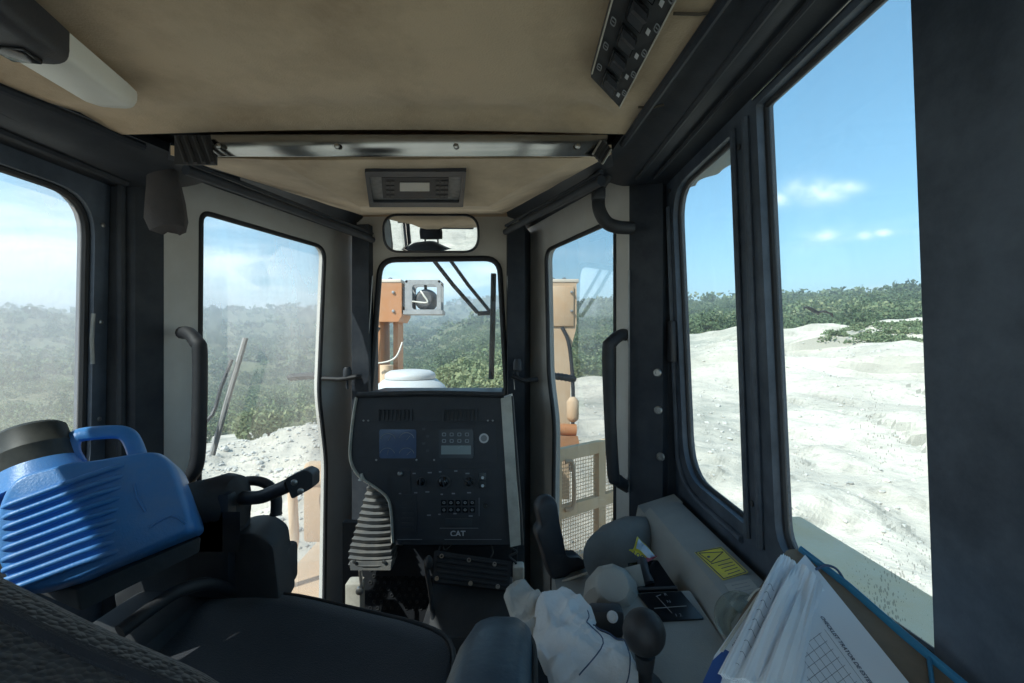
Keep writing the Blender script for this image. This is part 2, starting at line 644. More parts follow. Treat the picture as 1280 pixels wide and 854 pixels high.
M['bellows'] = pmat('grey_bellows', (0.18, 0.185, 0.19), (0.11, 0.115, 0.12), scale=14, rough=0.6, dust=DUST, dust_amt=0.55, dscale=14)
M['blue'] = pmat('blue_polyethylene', (0.055, 0.27, 0.68), (0.045, 0.235, 0.61), scale=10, rough=0.38, bump=0.25, bscale=300, dust=(0.26, 0.36, 0.54), dust_amt=0.45, dscale=7)
M['cap'] = pmat('black_cap', (0.022, 0.026, 0.026), (0.034, 0.038, 0.036), rough=0.55, dust=(0.14, 0.14, 0.12), dust_amt=0.35, dscale=14)
M['knit'] = knit_mat('seat_knit', (0.046, 0.050, 0.058), (0.010, 0.012, 0.016), 250.0, 0.6)
M['cushion'] = pmat('cushion_cloth', (0.020, 0.023, 0.031), (0.030, 0.033, 0.042), scale=16, rough=0.95, spec=0.2, sheen=0.25, bump=0.6, bscale=480)
M['vinyl'] = pmat('blue_black_vinyl', (0.028, 0.052, 0.080), (0.045, 0.078, 0.115), scale=13, rough=0.42, bump=0.4, bscale=90, dust=(0.10, 0.15, 0.19), dust_amt=0.5, dscale=11)
M['cloth'] = pmat('white_cotton', (0.82, 0.85, 0.88), (0.74, 0.77, 0.81), scale=9, rough=0.9, spec=0.2, sheen=0.2, bump=0.5, bscale=260, dust=(0.5, 0.48, 0.45), dust_amt=0.3, dscale=12)
M['cloth_dirty'] = pmat('soiled_cotton', (0.58, 0.57, 0.54), (0.46, 0.45, 0.43), scale=9, rough=0.9, spec=0.2, bump=0.5, bscale=260)
M['navy'] = pmat('navy_stitch', (0.06, 0.10, 0.19), rough=0.8)
M['paper'] = pmat('paper', (0.82, 0.86, 0.90), (0.78, 0.82, 0.87), scale=9, rough=0.85, spec=0.2)
M['ink'] = pmat('print_ink', (0.10, 0.12, 0.18), rough=0.9)
M['board'] = pmat('hardboard', (0.24, 0.185, 0.13), (0.17, 0.13, 0.09), scale=18, rough=0.8, bump=0.3, bscale=200)
M['bluetape'] = pmat('blue_edge_tape', (0.03, 0.22, 0.36), (0.03, 0.15, 0.30), scale=12, rough=0.45)
M['bluecover'] = pmat('blue_cover', (0.03, 0.09, 0.33), rough=0.5)
M['yellow'] = pmat('yellow_sticker', (0.74, 0.66, 0.06), (0.62, 0.55, 0.07), scale=20, rough=0.5, dust=(0.3, 0.28, 0.2), dust_amt=0.4, dscale=20)
M['red'] = pmat('red_print', (0.42, 0.03, 0.05), rough=0.4)
M['skyblue'] = pmat('pale_blue_print', (0.35, 0.52, 0.72), (0.6, 0.68, 0.75), scale=60, rough=0.3)
M['cat'] = pmat('machine_paint', (0.42, 0.165, 0.06), (0.40, 0.19, 0.085), scale=3, rough=0.5, dust=(0.44, 0.32, 0.23), dust_amt=0.45, dscale=4.2, bump=0.1)
M['catdust'] = pmat('dusty_machine_paint', (0.55, 0.35, 0.20), (0.54, 0.39, 0.26), scale=3, rough=0.75, dust=(0.62, 0.49, 0.36), dust_amt=0.8, dscale=2.2, bump=0.3, bscale=60)
M['wsframe'] = pmat('windshield_frame_paint', (0.74, 0.70, 0.63), (0.62, 0.59, 0.53), rough=0.55, dust=DUST, dust_amt=0.3, dscale=5)
M['dust_sunlit'] = pmat('sunlit_dust_coat', (0.74, 0.50, 0.27), (0.68, 0.48, 0.30), scale=5, rough=0.9, dust=(0.76, 0.62, 0.45), dust_amt=0.6, dscale=3)  # dusty tan lightened in place of the sun that the cab blocks
M['greybox'] = pmat('dusty_grey_tank', (0.62, 0.59, 0.53), (0.52, 0.50, 0.46), scale=6, rough=0.85)
M['dustytop'] = pmat('dust_coated_top', (0.70, 0.62, 0.52), (0.62, 0.52, 0.42), scale=6, rough=0.9)
M['greyguard'] = pmat('worn_grey_steel', (0.33, 0.33, 0.33), (0.22, 0.22, 0.22), scale=18, rough=0.6)
M['tankwhite'] = pmat('white_dome', (0.46, 0.47, 0.47), (0.40, 0.41, 0.41), scale=8, rough=0.5, dust=(0.5, 0.46, 0.4), dust_amt=0.35)
M['trackiron'] = pmat('track_iron', (0.14, 0.11, 0.09), (0.24, 0.20, 0.16), scale=9, rough=0.75, dust=(0.55, 0.5, 0.43), dust_amt=0.7)
M['bird'] = pmat('dark_feathers', (0.015, 0.015, 0.017), rough=0.8)
M['lens'] = pmat('lamp_glass_back', (0.05, 0.05, 0.055), rough=0.2)
m_, nt_, out_ = new_mat('mirror_silver')
g_ = N(nt_, 'ShaderNodeBsdfGlossy', Roughness=0.015)
g_.inputs[0].default_value = (0.88, 0.89, 0.88, 1)
nt_.links.new(g_.outputs[0], out_.inputs['Surface'])
M['mirror'] = m_
M['glass_l'] = glass_mat('dusty_glass', dust_lo=0.15, dust_hi=0.38, streak=(1, 1, 0.5))
M['glass_f'] = glass_mat('windshield_glass', dust_lo=0.03, dust_hi=0.12, streak=(1, 1, 0.4))
M['glass_r'] = glass_mat('door_glass', tint=(0.80, 0.92, 0.945), dust_lo=0.06, dust_hi=0.14, specks=1.0)
M['clear'] = glass_mat('clear_plastic', tint=(0.86, 0.90, 0.88), dust_lo=0.03, dust_hi=0.10, refl=0.2)

# ------------------------------------------------------------------ the ground: one sheet from the tracks to the hills
AZ_T = [-180, -110, -60, -46, -34, -22, -12, -5, 0, 6, 13, 20, 27, 36, 45, 90, 180]
R_T = [1.0, 6, 10, 13, 18, 26, 38, 60, 80, 120, 200, 320, 500, 800, 1300, 1700, 2600, 6000]
Z_T = {   # height over the pad, by azimuth
    -180: [0, 0, 0.1, 0.2, 0.5, 1, 2, 3, 4, 5, 8, 12, 18, 30, 50, 60, 70, 60],
    -110: [0, 0, 0.1, 0.2, 0.0, -0.5, -1, -3, -5, -8, -12, -12, -5, 20, 60, 80, 90, 60],
    -60:  [0, 0, 0.1, 0.3, -1.0, -2.4, -4.4, -8, -11, -16, -24, -28, -22, 0, 50, 88, 80, 60],
    -46:  [0, 0, 0.2, 0.4, -1.0, -2.4, -4.4, -8, -11, -16, -24, -28, -22, 0, 52, 92, 80, 60],
    -34:  [0, 0, 0.25, 0.45, -0.9, -2.3, -4.2, -7.6, -10.5, -16, -24, -28, -22, 0, 56, 106, 90, 60],
    -22:  [0, 0.05, 0.5, 0.85, -0.6, -1.9, -3.8, -7, -9.5, -14.5, -22, -26, -20, 5, 62, 118, 100, 60],
    -12:  [0, 0.05, 0.5, 0.9, -0.1, -1.2, -2.6, -5, -7, -10, -13, -12, -2, 20, 60, 120, 120, 80],
    -5:   [0, 0, 0.1, 0.2, 0.2, 0.1, -0.6, -2, -3, -4, -3, 4, 27, 26, 60, 158, 130, 90],
    0:    [0, 0, 0.1, 0.2, 0.3, 0.3, -0.2, -1.5, -2, -2, 0, 7, 28, 26, 60, 165, 130, 90],
    6:    [0, 0, 0.1, 0.1, 0.2, 0.2, -0.2, -0.4, 0, 2, 8, 20, 36, 44, 60, 155, 130, 90],
    13:   [0, 0, 0.1, 0.1, 0.2, 0.3, 0.3, 0.7, 1.2, 3, 9, 24, 44, 56, 60, 125, 120, 90],
    20:   [0, 0, 0.1, 0.1, 0.2, 0.6, 1.6, 3.4, 4.2, 4.6, 9, 21, 40, 50, 60, 80, 120, 100],
    27:   [0, 0, 0, 0.1, 0.2, 0.7, 1.9, 3.9, 4.6, 4.9, 10, 22, 40, 50, 60, 80, 110, 100],
    36:   [0, 0, 0, 0.1, 0.2, 0.7, 1.8, 3.4, 4.4, 5.2, 13, 25, 40, 50, 60, 80, 110, 100],
    45:   [0, 0, 0, 0.1, 0.2, 0.7, 1.8, 3.6, 4.6, 5.6, 15, 26.5, 40, 50, 60, 80, 110, 100],
    90:   [0, 0, 0, 0.1, 0.2, 0.5, 1.2, 2.5, 3.5, 6, 16, 28, 36, 50, 60, 80, 110, 100],
    180:  [0, 0, 0.1, 0.2, 0.5, 1, 2, 3, 4, 5, 8, 12, 18, 30, 50, 60, 70, 60]}
ZT = np.array([Z_T[a] for a in AZ_T], float)
EDGE_AZ = [-180, -110, -60, -46, -34, -22, -12, -5, 0, 6, 13, 20, 27, 45, 90, 180]
EDGE_R = [60, 30, 14, 14.5, 14, 14, 14.5, 26, 34, 40, 46, 76, 84, 86, 86, 60]


def vnoise(x, y, s, seed=0):
    """smooth value noise on numpy arrays"""
    x, y = np.asarray(x) / s + seed * 17.3, np.asarray(y) / s + seed * 9.1
    xi, yi = np.floor(x).astype(np.int64), np.floor(y).astype(np.int64)
    fx, fy = x - xi, y - yi
    fx, fy = fx * fx * (3 - 2 * fx), fy * fy * (3 - 2 * fy)

    def h(a, b):
        n = (a * 374761393 + b * 668265263 + seed * 69069) & 0xffffffff
        n = ((n ^ (n >> 13)) * 1274126177) & 0xffffffff
        return ((n ^ (n >> 16)) & 0xffff) / 65535.0
    return (h(xi, yi) * (1 - fx) + h(xi + 1, yi) * fx) * (1 - fy) + (h(xi, yi + 1) * (1 - fx) + h(xi + 1, yi + 1) * fx) * fy - 0.5


def fbm(x, y, s, seed=0, o=4):
    return sum(vnoise(x, y, s / 2 ** k, seed + k) / 2 ** k for k in range(o))


def edge_r(az, x, y):
    return np.interp(az, EDGE_AZ, EDGE_R) * (1 + 0.16 * fbm(x, y, 14, 5, 3))


def height(x, y):
    x, y = np.asarray(x, float), np.asarray(y, float)
    r = np.maximum(np.hypot(x, y), 1.0)
    az = np.degrees(np.arctan2(x, y))
    lr, LR = np.log(r), np.log(R_T)
    ia = np.clip(np.searchsorted(AZ_T, az, side='right') - 1, 0, len(AZ_T) - 2)
    a0, a1 = np.array(AZ_T, float)[ia], np.array(AZ_T, float)[ia + 1]
    fa = np.clip((az - a0) / (a1 - a0), 0, 1)
    fa = fa * fa * (3 - 2 * fa)
    ir = np.clip(np.searchsorted(LR, lr, side='right') - 1, 0, len(R_T) - 2)
    fr = np.clip((lr - LR[ir]) / (LR[ir + 1] - LR[ir]), 0, 1)
    z = (ZT[ia, ir] * (1 - fr) + ZT[ia, ir + 1] * fr) * (1 - fa) + (ZT[ia + 1, ir] * (1 - fr) + ZT[ia + 1, ir + 1] * fr) * fa
    er = np.interp(az, EDGE_AZ, EDGE_R)
    near = np.clip((r - 4.5) / 5.0, 0, 1)
    sand = near * (0.55 * fbm(x, y, 5.0, 1, 5) + 0.30 * fbm(x, y, 0.9, 31, 3) * np.clip((24 - r) / 12, 0, 1) + np.clip((r - 18) / 25, 0, 1) * (4.2 * (np.abs(fbm(x, y, 24, 8, 4)) - 0.21) + 0.8 * fbm(x, y, 5, 9, 3)))
    # stepped spoil banks and track ruts on the right-hand field
    rw = np.clip((az - 14) / 6, 0, 1) * np.clip((100 - az) / 20, 0, 1)
    rb = r + 9 * fbm(x, y, 18, 61, 3)
    for r0, hh in ((36, 0.9), (50, 1.0), (66, 1.1)):
        st = 1 / (1 + np.exp(-(rb - r0) / 0.55))
        ramp_ = np.clip((rb - r0 + 11) / 22, 0, 1)
        sand = sand + rw * hh * 0.95 * (st - ramp_)
    for off in (0.0, 1.9, 6.5, 8.4):
        u_ = x - (7.5 + off) - 0.22 * y - 1.2 * np.sin(y / 9.0)
        sand = sand - rw * near * 0.13 * np.exp(-(u_ / 0.26) ** 2) * (1 + 0.5 * np.sin(y * 9.0)) * np.clip((34 - r) / 6, 0, 1)
    far = 0.02 * np.clip(r - 60, 0, 900) * fbm(x, y, 90, 3, 4) + 0.018 * np.clip(r - 400, 0, 2000) * fbm(x, y, 420, 4, 4)
    wt = np.clip((er * 1.25 - r) / (er * 0.25), 0, 1)
    return z + sand * (0.25 + 0.75 * wt) + far


azs = np.unique(np.concatenate([np.arange(-180, -62, 2.5), np.arange(-62, 62, 0.36), np.arange(62, 180.1, 2.5)]))
azs[-1] = 180.0
rs = np.concatenate([np.linspace(0.02, 4, 5), np.geomspace(4.5, 30, 90), np.geomspace(30.6, 120, 60), np.geomspace(123, 9000, 90)])
AA, RR = np.meshgrid(azs, rs)
GX, GY = RR * np.sin(np.radians(AA)), RR * np.cos(np.radians(AA))
GZ = height(GX, GY)
GZ[rs > 5000] = GZ[rs > 5000] * 0.4
veg = np.clip((RR - edge_r(AA, GX, GY)) / (0.05 * RR), 0, 1)
# bare clearings among the scrub on the left slope
bare = np.clip((fbm(GX, GY, 26, 21, 3) - 0.20) * 9, 0, 1) * np.clip((AA < -8), 0, 1) * np.clip((90 - RR) / 30, 0, 1)
veg = np.clip(veg - bare, 0, 1)
nr, na = GX.shape
gm = bpy.data.meshes.new('ground')
gm.vertices.add(nr * na)
gm.vertices.foreach_set('co', np.stack([GX, GY, GZ], -1).reshape(-1).astype(np.float32))
ii, jj = np.meshgrid(np.arange(nr - 1), np.arange(na - 1), indexing='ij')
q = np.stack([ii * na + jj, (ii + 1) * na + jj, (ii + 1) * na + jj + 1, ii * na + jj + 1], -1).reshape(-1, 4)
gm.loops.add(q.size)
gm.loops.foreach_set('vertex_index', q.reshape(-1).astype(np.int32))
gm.polygons.add(len(q))
gm.polygons.foreach_set('loop_start', np.arange(0, q.size, 4, dtype=np.int32))
gm.polygons.foreach_set('use_smooth', np.ones(len(q), bool))
gm.update(calc_edges=True)
at = gm.attributes.new('scrub', 'FLOAT', 'POINT')
at.data.foreach_set('value', veg.reshape(-1).astype(np.float32))
gm.validate()


def ground_mat():
    m, nt, out = new_mat('quarry_sand_and_scrub_soil')
    L = nt.links
    b = N(nt, 'ShaderNodeBsdfPrincipled', Roughness=0.95)
    b.inputs['Specular IOR Level'].default_value = 0.15
    L.new(b.outputs[0], out.inputs['Surface'])
    t = N(nt, 'ShaderNodeTexCoord')
    n1 = N(nt, 'ShaderNodeTexNoise', Scale=0.22, Detail=9.0, Roughness=0.66)
    n2 = N(nt, 'ShaderNodeTexNoise', Scale=2.6, Detail=8.0, Roughness=0.7)
    n3 = N(nt, 'ShaderNodeTexNoise', Scale=0.06, Detail=8.0, Roughness=0.7)
    for n in (n1, n2, n3):
        L.new(t.outputs['Object'], n.inputs['Vector'])

    def ramp(src, lo, hi, a, bcol):
        r = N(nt, 'ShaderNodeMapRange')
        r.inputs['From Min'].default_value = lo
        r.inputs['From Max'].default_value = hi
        L.new(src, r.inputs['Value'])
        x = N(nt, 'ShaderNodeMix', data_type='RGBA')
        for k, c in (('A', a), ('B', bcol)):
            if isinstance(c, tuple):
                x.inputs[k].default_value = (*c, 1)
            else:
                L.new(c, x.inputs[k])
        L.new(r.outputs['Result'], x.inputs['Factor'])
        return x.outputs['Result']
    sand = ramp(n1.outputs['Fac'], 0.42, 0.64, (0.62, 0.555, 0.465), (0.46, 0.415, 0.35))
    sand = ramp(n2.outputs['Fac'], 0.52, 0.78, sand, (0.27, 0.25, 0.215))
    sand = ramp(n3.outputs['Fac'], 0.50, 0.62, sand, (0.29, 0.285, 0.24))  # grey-olive soil patches, also painted in for shade on the mounds
    soil = ramp(n3.outputs['Fac'], 0.35, 0.65, (0.075, 0.095, 0.045), (0.16, 0.155, 0.085))
    soil = ramp(n1.outputs['Fac'], 0.60, 0.74, soil, (0.33, 0.29, 0.20))
    a = N(nt, 'ShaderNodeAttribute', attribute_name='scrub')
    ad = N(nt, 'ShaderNodeMath', operation='MULTIPLY_ADD')
    ad.inputs[1].default_value = 0.8
    L.new(n2.outputs['Fac'], ad.inputs[0])
    L.new(a.outputs['Fac'], ad.inputs[2])
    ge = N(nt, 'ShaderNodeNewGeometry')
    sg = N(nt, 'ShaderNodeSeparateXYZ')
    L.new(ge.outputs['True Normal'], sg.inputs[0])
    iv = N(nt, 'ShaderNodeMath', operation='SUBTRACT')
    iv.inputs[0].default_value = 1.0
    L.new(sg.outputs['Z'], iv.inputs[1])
    # steep banks darkened by slope: their shade painted into the sand colour
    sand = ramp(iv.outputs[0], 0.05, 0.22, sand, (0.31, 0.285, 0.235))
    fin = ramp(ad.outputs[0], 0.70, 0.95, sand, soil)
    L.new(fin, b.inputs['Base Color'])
    bp = N(nt, 'ShaderNodeBump', Strength=0.7, Distance=0.12)
    L.new(n2.outputs['Fac'], bp.inputs['Height'])
    L.new(bp.outputs[0], b.inputs['Normal'])
    return m


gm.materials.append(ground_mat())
ground = bpy.data.objects.new('ground', gm)
C.objects.link(ground)
ground['kind'] = 'structure'

# ------------------------------------------------------------------ scrub: one mass of bushes on the slopes and hills


def foliage_mat(name, dark, mid, light):
    m, nt, out = new_mat(name)
    L = nt.links
    a = N(nt, 'ShaderNodeAttribute', attribute_name='tint')
    cr = N(nt, 'ShaderNodeValToRGB')
    e = cr.color_ramp.elements
    e[0].color, e[1].color = (*dark, 1), (*light, 1)
    k = e.new(0.55)
    k.color = (*mid, 1)
    L.new(a.outputs['Fac'], cr.inputs[0])
    d = N(nt, 'ShaderNodeBsdfDiffuse')
    t = N(nt, 'ShaderNodeBsdfTranslucent')
    mx = N(nt, 'ShaderNodeMixShader')
    mx.inputs[0].default_value = 0.28
    L.new(cr.outputs[0], d.inputs[0])
    L.new(cr.outputs[0], t.inputs[0])
    L.new(d.outputs[0], mx.inputs[1])
    L.new(t.outputs[0], mx.inputs[2])
    L.new(mx.outputs[0], out.inputs['Surface'])
    return m


M['scrub'] = foliage_mat('scrub_foliage', (0.078, 0.112, 0.060), (0.145, 0.195, 0.105), (0.27, 0.29, 0.16))
M['bark'] = pmat('bark', (0.13, 0.10, 0.075), (0.08, 0.06, 0.045), scale=14, rough=0.9)


def quads_mesh(name, cen, size, tint, mat, aspect=0.55):
    """leaf-sized quads with random facing; cen (n,3), size (n,), tint (n,)"""
    n = len(cen)
    d = rng.normal(size=(n, 3))
    d /= np.linalg.norm(d, axis=1, keepdims=True)
    w = rng.normal(size=(n, 3))
    u = np.cross(d, w)
    u /= np.linalg.norm(u, axis=1, keepdims=True)
    v = np.cross(d, u)
    u *= (size * 0.5)[:, None]
    v *= (size * 0.5 * aspect)[:, None]
    co = np.stack([cen - u, cen - v * 1.0, cen + u, cen + v], 1).reshape(-1, 3)
    me = bpy.data.meshes.new(name)
    me.vertices.add(4 * n)
    me.vertices.foreach_set('co', co.reshape(-1).astype(np.float32))
    me.loops.add(4 * n)
    me.loops.foreach_set('vertex_index', np.arange(4 * n, dtype=np.int32))
    me.polygons.add(n)
    me.polygons.foreach_set('loop_start', np.arange(0, 4 * n, 4, dtype=np.int32))
    me.update(calc_edges=True)
    a = me.attributes.new('tint', 'FLOAT', 'POINT')
    a.data.foreach_set('value', np.repeat(np.clip(tint, 0, 1), 4).astype(np.float32))
    me.materials.append(mat)
    return me


def bush_cloud(n, rad, hgt, seedpts=None):
    """points in the outer shell of a lumpy crown, unit sized"""
    k = rng.integers(3, 7)
    lc = np.column_stack([rng.uniform(-.5, .5, k), rng.uniform(-.5, .5, k), rng.uniform(.25, .8, k)])
    lr = rng.uniform(.28, .55, k)
    pick = rng.integers(0, k, n)
    d = rng.normal(size=(n, 3))
    d /= np.linalg.norm(d, axis=1, keepdims=True)
    rr = lr[pick] * rng.uniform(.55, 1.05, n) ** 0.5
    p = lc[pick] + d * rr[:, None]
    p[:, 2] = np.abs(p[:, 2])
    return p * np.array([rad, rad, hgt])


cen_l, siz_l, tin_l = [], [], []


def scatter(n, r0, r1, rad, hgt, leaves, leaf, az0=-58, az1=50):
    az = rng.uniform(az0, az1, n)
    r = np.sqrt(rng.uniform(r0 * r0, r1 * r1, n))
    x, y = r * np.sin(np.radians(az)), r * np.cos(np.radians(az))
    keep = (r > edge_r(az, x, y) * 1.06) & ~((fbm(x, y, 26, 21, 3) > 0.24) & (az < -8) & (r < 90))
    keep &= rng.uniform(size=n) < np.clip(0.75 + 1.3 * fbm(x, y, 40, 55, 3), 0.15, 1)
    x, y, r = x[keep], y[keep], r[keep]
    z = height(x, y)
    patch = 0.42 + 0.7 * fbm(x, y, 60, 77, 3)
    for i in range(len(x)):
        s = rng.uniform(.55, 1.35)
        p = bush_cloud(leaves, rad * s, hgt * s * rng.uniform(.8, 1.3))
        cen_l.append(p + np.array([x[i], y[i], z[i] - 0.1]))
        siz_l.append(rng.uniform(.6, 1.3, leaves) * leaf * s ** 0.5)
        tin_l.append(np.clip(patch[i] + rng.normal(0, .20) + rng.normal(0, .12, leaves), 0, 1))


scatter(1500, 14, 60, 1.1, 1.5, 110, 0.34, -58, 30)
scatter(2600, 55, 160, 2.4, 2.2, 110, 0.55)
scatter(4200, 150, 420, 4.6, 3.8, 100, 0.95)
scatter(5200, 400, 1000, 7.5, 6.5, 34, 3.4)
scatter(4200, 1000, 2400, 14, 9, 12, 11.0)
# a low green patch in the dip at the far right of the sand
for k_ in range(340):
    a_, r_ = rng.uniform(31, 47), rng.uniform(50, 64)
    x_, y_ = r_ * math.sin(R(a_)), r_ * math.cos(R(a_))
    if fbm(np.array([x_]), np.array([y_]), 12, 91, 2)[0] < -0.02 + 0.02 * (a_ - 38):
        p_ = bush_cloud(36, 0.9, 0.45)
        cen_l.append(p_ + np.array([x_, y_, float(height(x_, y_)) - 0.05]))
        siz_l.append(rng.uniform(.6, 1.3, 36) * 0.3)
        tin_l.append(np.clip(0.6 + rng.normal(0, .15, 36), 0, 1))
me = quads_mesh('scrub', np.concatenate(cen_l), np.concatenate(siz_l), np.concatenate(tin_l), M['scrub'], 0.7)
so = bpy.data.objects.new('scrub', me)
C.objects.link(so)
so['kind'] = 'stuff'
so['label'] = 'dense green scrub covering the valley and hills outside'
so['category'] = 'scrub'


def ground_at(px, py, d):
    p = P(px, py, d)
    return Vector((p.x, p.y, float(height(p.x, p.y))))


def bush(px, d, rad, hgt, label, tint, leaves=900, leaf=0.3, name='bush', group='separate bushes beyond the quarry edge'):
    x = (px - 640) / F * d
    z = float(height(x, d))
    o = bpy.data.objects.new(name, None)
    C.objects.link(o)
    o.location = (x, d, z)
    o['label'], o['category'], o['group'] = label, 'bush', group
    p = bush_cloud(leaves, rad, hgt * 0.75) + np.array([0, 0, hgt * 0.15])
    cm = quads_mesh('crown', p, rng.uniform(.6, 1.3, leaves) * leaf, np.clip(tint + rng.normal(0, .16, leaves), 0, 1), M['scrub'], 0.6)
    c = bpy.data.objects.new('crown', cm)
    C.objects.link(c)
    c.parent = o
    mb = MB()
    mb.tube(smooth_path([(0, 0, -0.3), (0.06, 0.03, hgt * 0.3), (0.0, 0.08, hgt * 0.7)], 3), [0.11] * 3 + [0.08] * 3 + [0.05], seg=7)
    for k in range(3):
        a = k * 2.2
        mb.tube([(0.04, 0.03, hgt * 0.3), (math.cos(a) * rad * .5, math.sin(a) * rad * .5, hgt * 0.6)], [0.06, 0.025], seg=6)
    WL[o] = Vector((0, 0, 0))
    part('trunk', mb, M['bark'], o)


bush(560, 42, 2.6, 3.0, 'big yellow-green bush seen just below the middle of the windshield', 0.86, 1700, 0.36)
bush(592, 50, 2.4, 2.7, 'olive bush right of the yellow-green one, behind the wiper blade', 0.62, 1300, 0.36)
bush(528, 52, 2.2, 2.8, 'dark green bush above the white dome in the windshield', 0.30, 1300, 0.36)
bush(335, 20, 1.3, 1.5, 'sunlit olive bush behind the wiper in the left front window', 0.80, 900, 0.24)
bush(735, 66, 3.0, 3.4, 'olive bush behind the bright sand in the right front window', 0.66, 1300, 0.45)

# loose stones on the spoil heaps
st = MB()
tmpl = bmesh.new()
bmesh.ops.create_icosphere(tmpl, subdivisions=1, radius=1)
tmpl.verts.index_update()
tv = np.array([v_.co[:] for v_ in tmpl.verts])
tf = np.array([[v_.index for v_ in f.verts] for f in tmpl.faces])
tmpl.free()
n = 5200
az = np.concatenate([rng.uniform(-44, -10, 2200), rng.uniform(4, 48, 3000)])
r = np.concatenate([rng.uniform(6.5, 14.5, 2200), rng.uniform(5, 60, 3000)])
x, y = r * np.sin(np.radians(az)), r * np.cos(np.radians(az))
z = height(x, y)
sz = rng.gamma(1.3, 0.014, n) + 0.010
sz[2200:] *= 0.8 + r[2200:] / 45
V = tv[None] * (1 + rng.normal(0, .22, (n, len(tv), 1))) * np.stack([sz, sz * rng.uniform(.7, 1.2, n), sz * rng.uniform(.5, .9, n)], -1)[:, None]
V = V + np.stack([x, y, z + sz * 0.25], -1)[:, None]
Fc = (tf[None] + (np.arange(n) * len(tv))[:, None, None]).reshape(-1, 3)
sm = bpy.data.meshes.new('stones')
sm.from_pydata(V.reshape(-1, 3).tolist(), [], Fc.tolist())
M['stone'] = pmat('pale_stone', (0.56, 0.53, 0.48), (0.34, 0.325, 0.295), scale=2.0, rough=0.95, contrast=0.15)
sm.materials.append(M['stone'])
so = bpy.data.objects.new('stones', sm)
C.objects.link(so)
so['kind'] = 'stuff'
so['label'] = 'loose pale stones strewn over the quarry spoil'
so['category'] = 'stones'

# ------------------------------------------------------------------ the cab shell
cab = thing('bulldozer_cab', 'bulldozer cab interior with black door frames, grey window frames and beige headliner', 'cab', (-0.32, 0.6, -1.27))


def rdx(z):
    return 0.435 - 0.0365 * z          # right door leans in towards the roof


def ldx(z):
    return -1.062 + 0.02 * z


def RDp(y, z, o=0.0):
    return Vector((rdx(z) + o, y, z))


def LDp(y, z, o=0.0):
    return Vector((ldx(z) - o, y, z))


# roof shell and floor
mb = MB()
mb.box((-0.32, 0.25, 0.575), (1.66, 2.3, 0.10), bev=0.03)
mb.prism([(-1.10, 1.39, 0.53), (0.46, 1.39, 0.53), (0.02, 2.06, 0.53), (-0.66, 2.06, 0.53)], (0, 0, 0.085))
part('roof', mb, M['catdust'], cab)
mb = MB()
mb.prism([(-1.12, -0.8, -1.31), (0.52, -0.8, -1.31), (0.50, 1.25, -1.31), (0.10, 2.0, -1.31), (-0.74, 2.0, -1.31), (-1.12, 1.25, -1.31)], (0, 0, 0.05))
part('floor', mb, M['matblack'], cab)

# headliner, softly sagging felt


def liner_fn(u, v):
    y = -0.74 + v * (0.912 + 0.74)
    xl = -0.845 + max(0, y - 0.70) * 0.24
    xr = 0.262 - max(0, y - 0.55) * 0.07
    x = xl + (xr - xl) * u
    e = min(u, 1 - u)
    z = 0.424 - 0.016 * math.exp(-(e / 0.025) ** 2) * 0 + 0.010 * math.sin(math.pi * u)
    z -= 0.003 * math.exp(-((0.905 - y) / 0.035) ** 2) - 0.007 * math.exp(-((0.84 - y) / 0.03) ** 2)
    z += 0.007 * noise.noise(Vector((x * 3.1, y * 2.7, 0.3))) * min(1, (0.93 - y) * 8)
    w = math.exp(-((x - 0.13) / 0.10) ** 2 - ((y - 0.86) / 0.09) ** 2)
    z += w * 0.010 * math.sin((x * 0.9 - y * 0.6) * 46) * min(1.0, max(0, 0.912 - y) * 14)
    return (x, y, z)


mb = MB()
mb.grid(liner_fn, 60, 70, thick=(0, 0, 0.02))
liner = part('headliner', mb, M['liner'], cab, label='stained beige felt headliner')
sm_ = pmat('felt_seam', (0.10, 0.085, 0.065), rough=0.95)
for a, b in (((798, 134), (830, 131)), ((842, 17), (905, 14))):
    mb = MB()
    pl = Plane((0, 0, 0.4215), (0, 0, 1))
    mb.tube([pl.at(*a), pl.at((a[0] + b[0]) / 2, a[1] + 1), pl.at(*b)], 0.002, seg=6)
    part('seam', mb, sm_, liner)

# front header under the strip (radio pod)
LE0, RE0 = Vector((-0.705, 0.925, 0.385)), Vector((0.205, 0.925, 0.385))
LC0, RC0 = P(345, 201, 0.945), P(720, 198, 0.945)
LC1, RC1 = P(450, 258, 1.24), P(610, 258, 1.24)
LE1, RE1 = P(452, 269, 1.86), P(628, 268, 1.86)
mb = MB()


def quad(a, b, c, d, n=10):
    def fn(u, v):
        p = (a * (1 - u) + b * u) * (1 - v) + (d * (1 - u) + c * u) * v
        p.z += 0.003 * noise.noise(p * 9)
        return p
    mb.grid(fn, n, n, thick=(0, 0, 0.02))


quad(LC0, RC0, RC1, LC1)
quad(LE0, LC0, LC1, LE1)
quad(RC0, RE0, RE1, RC1)
quad(LC1, RC1, RE1, LE1)
part('header_liner', mb, M['liner'], cab, sharp=60)

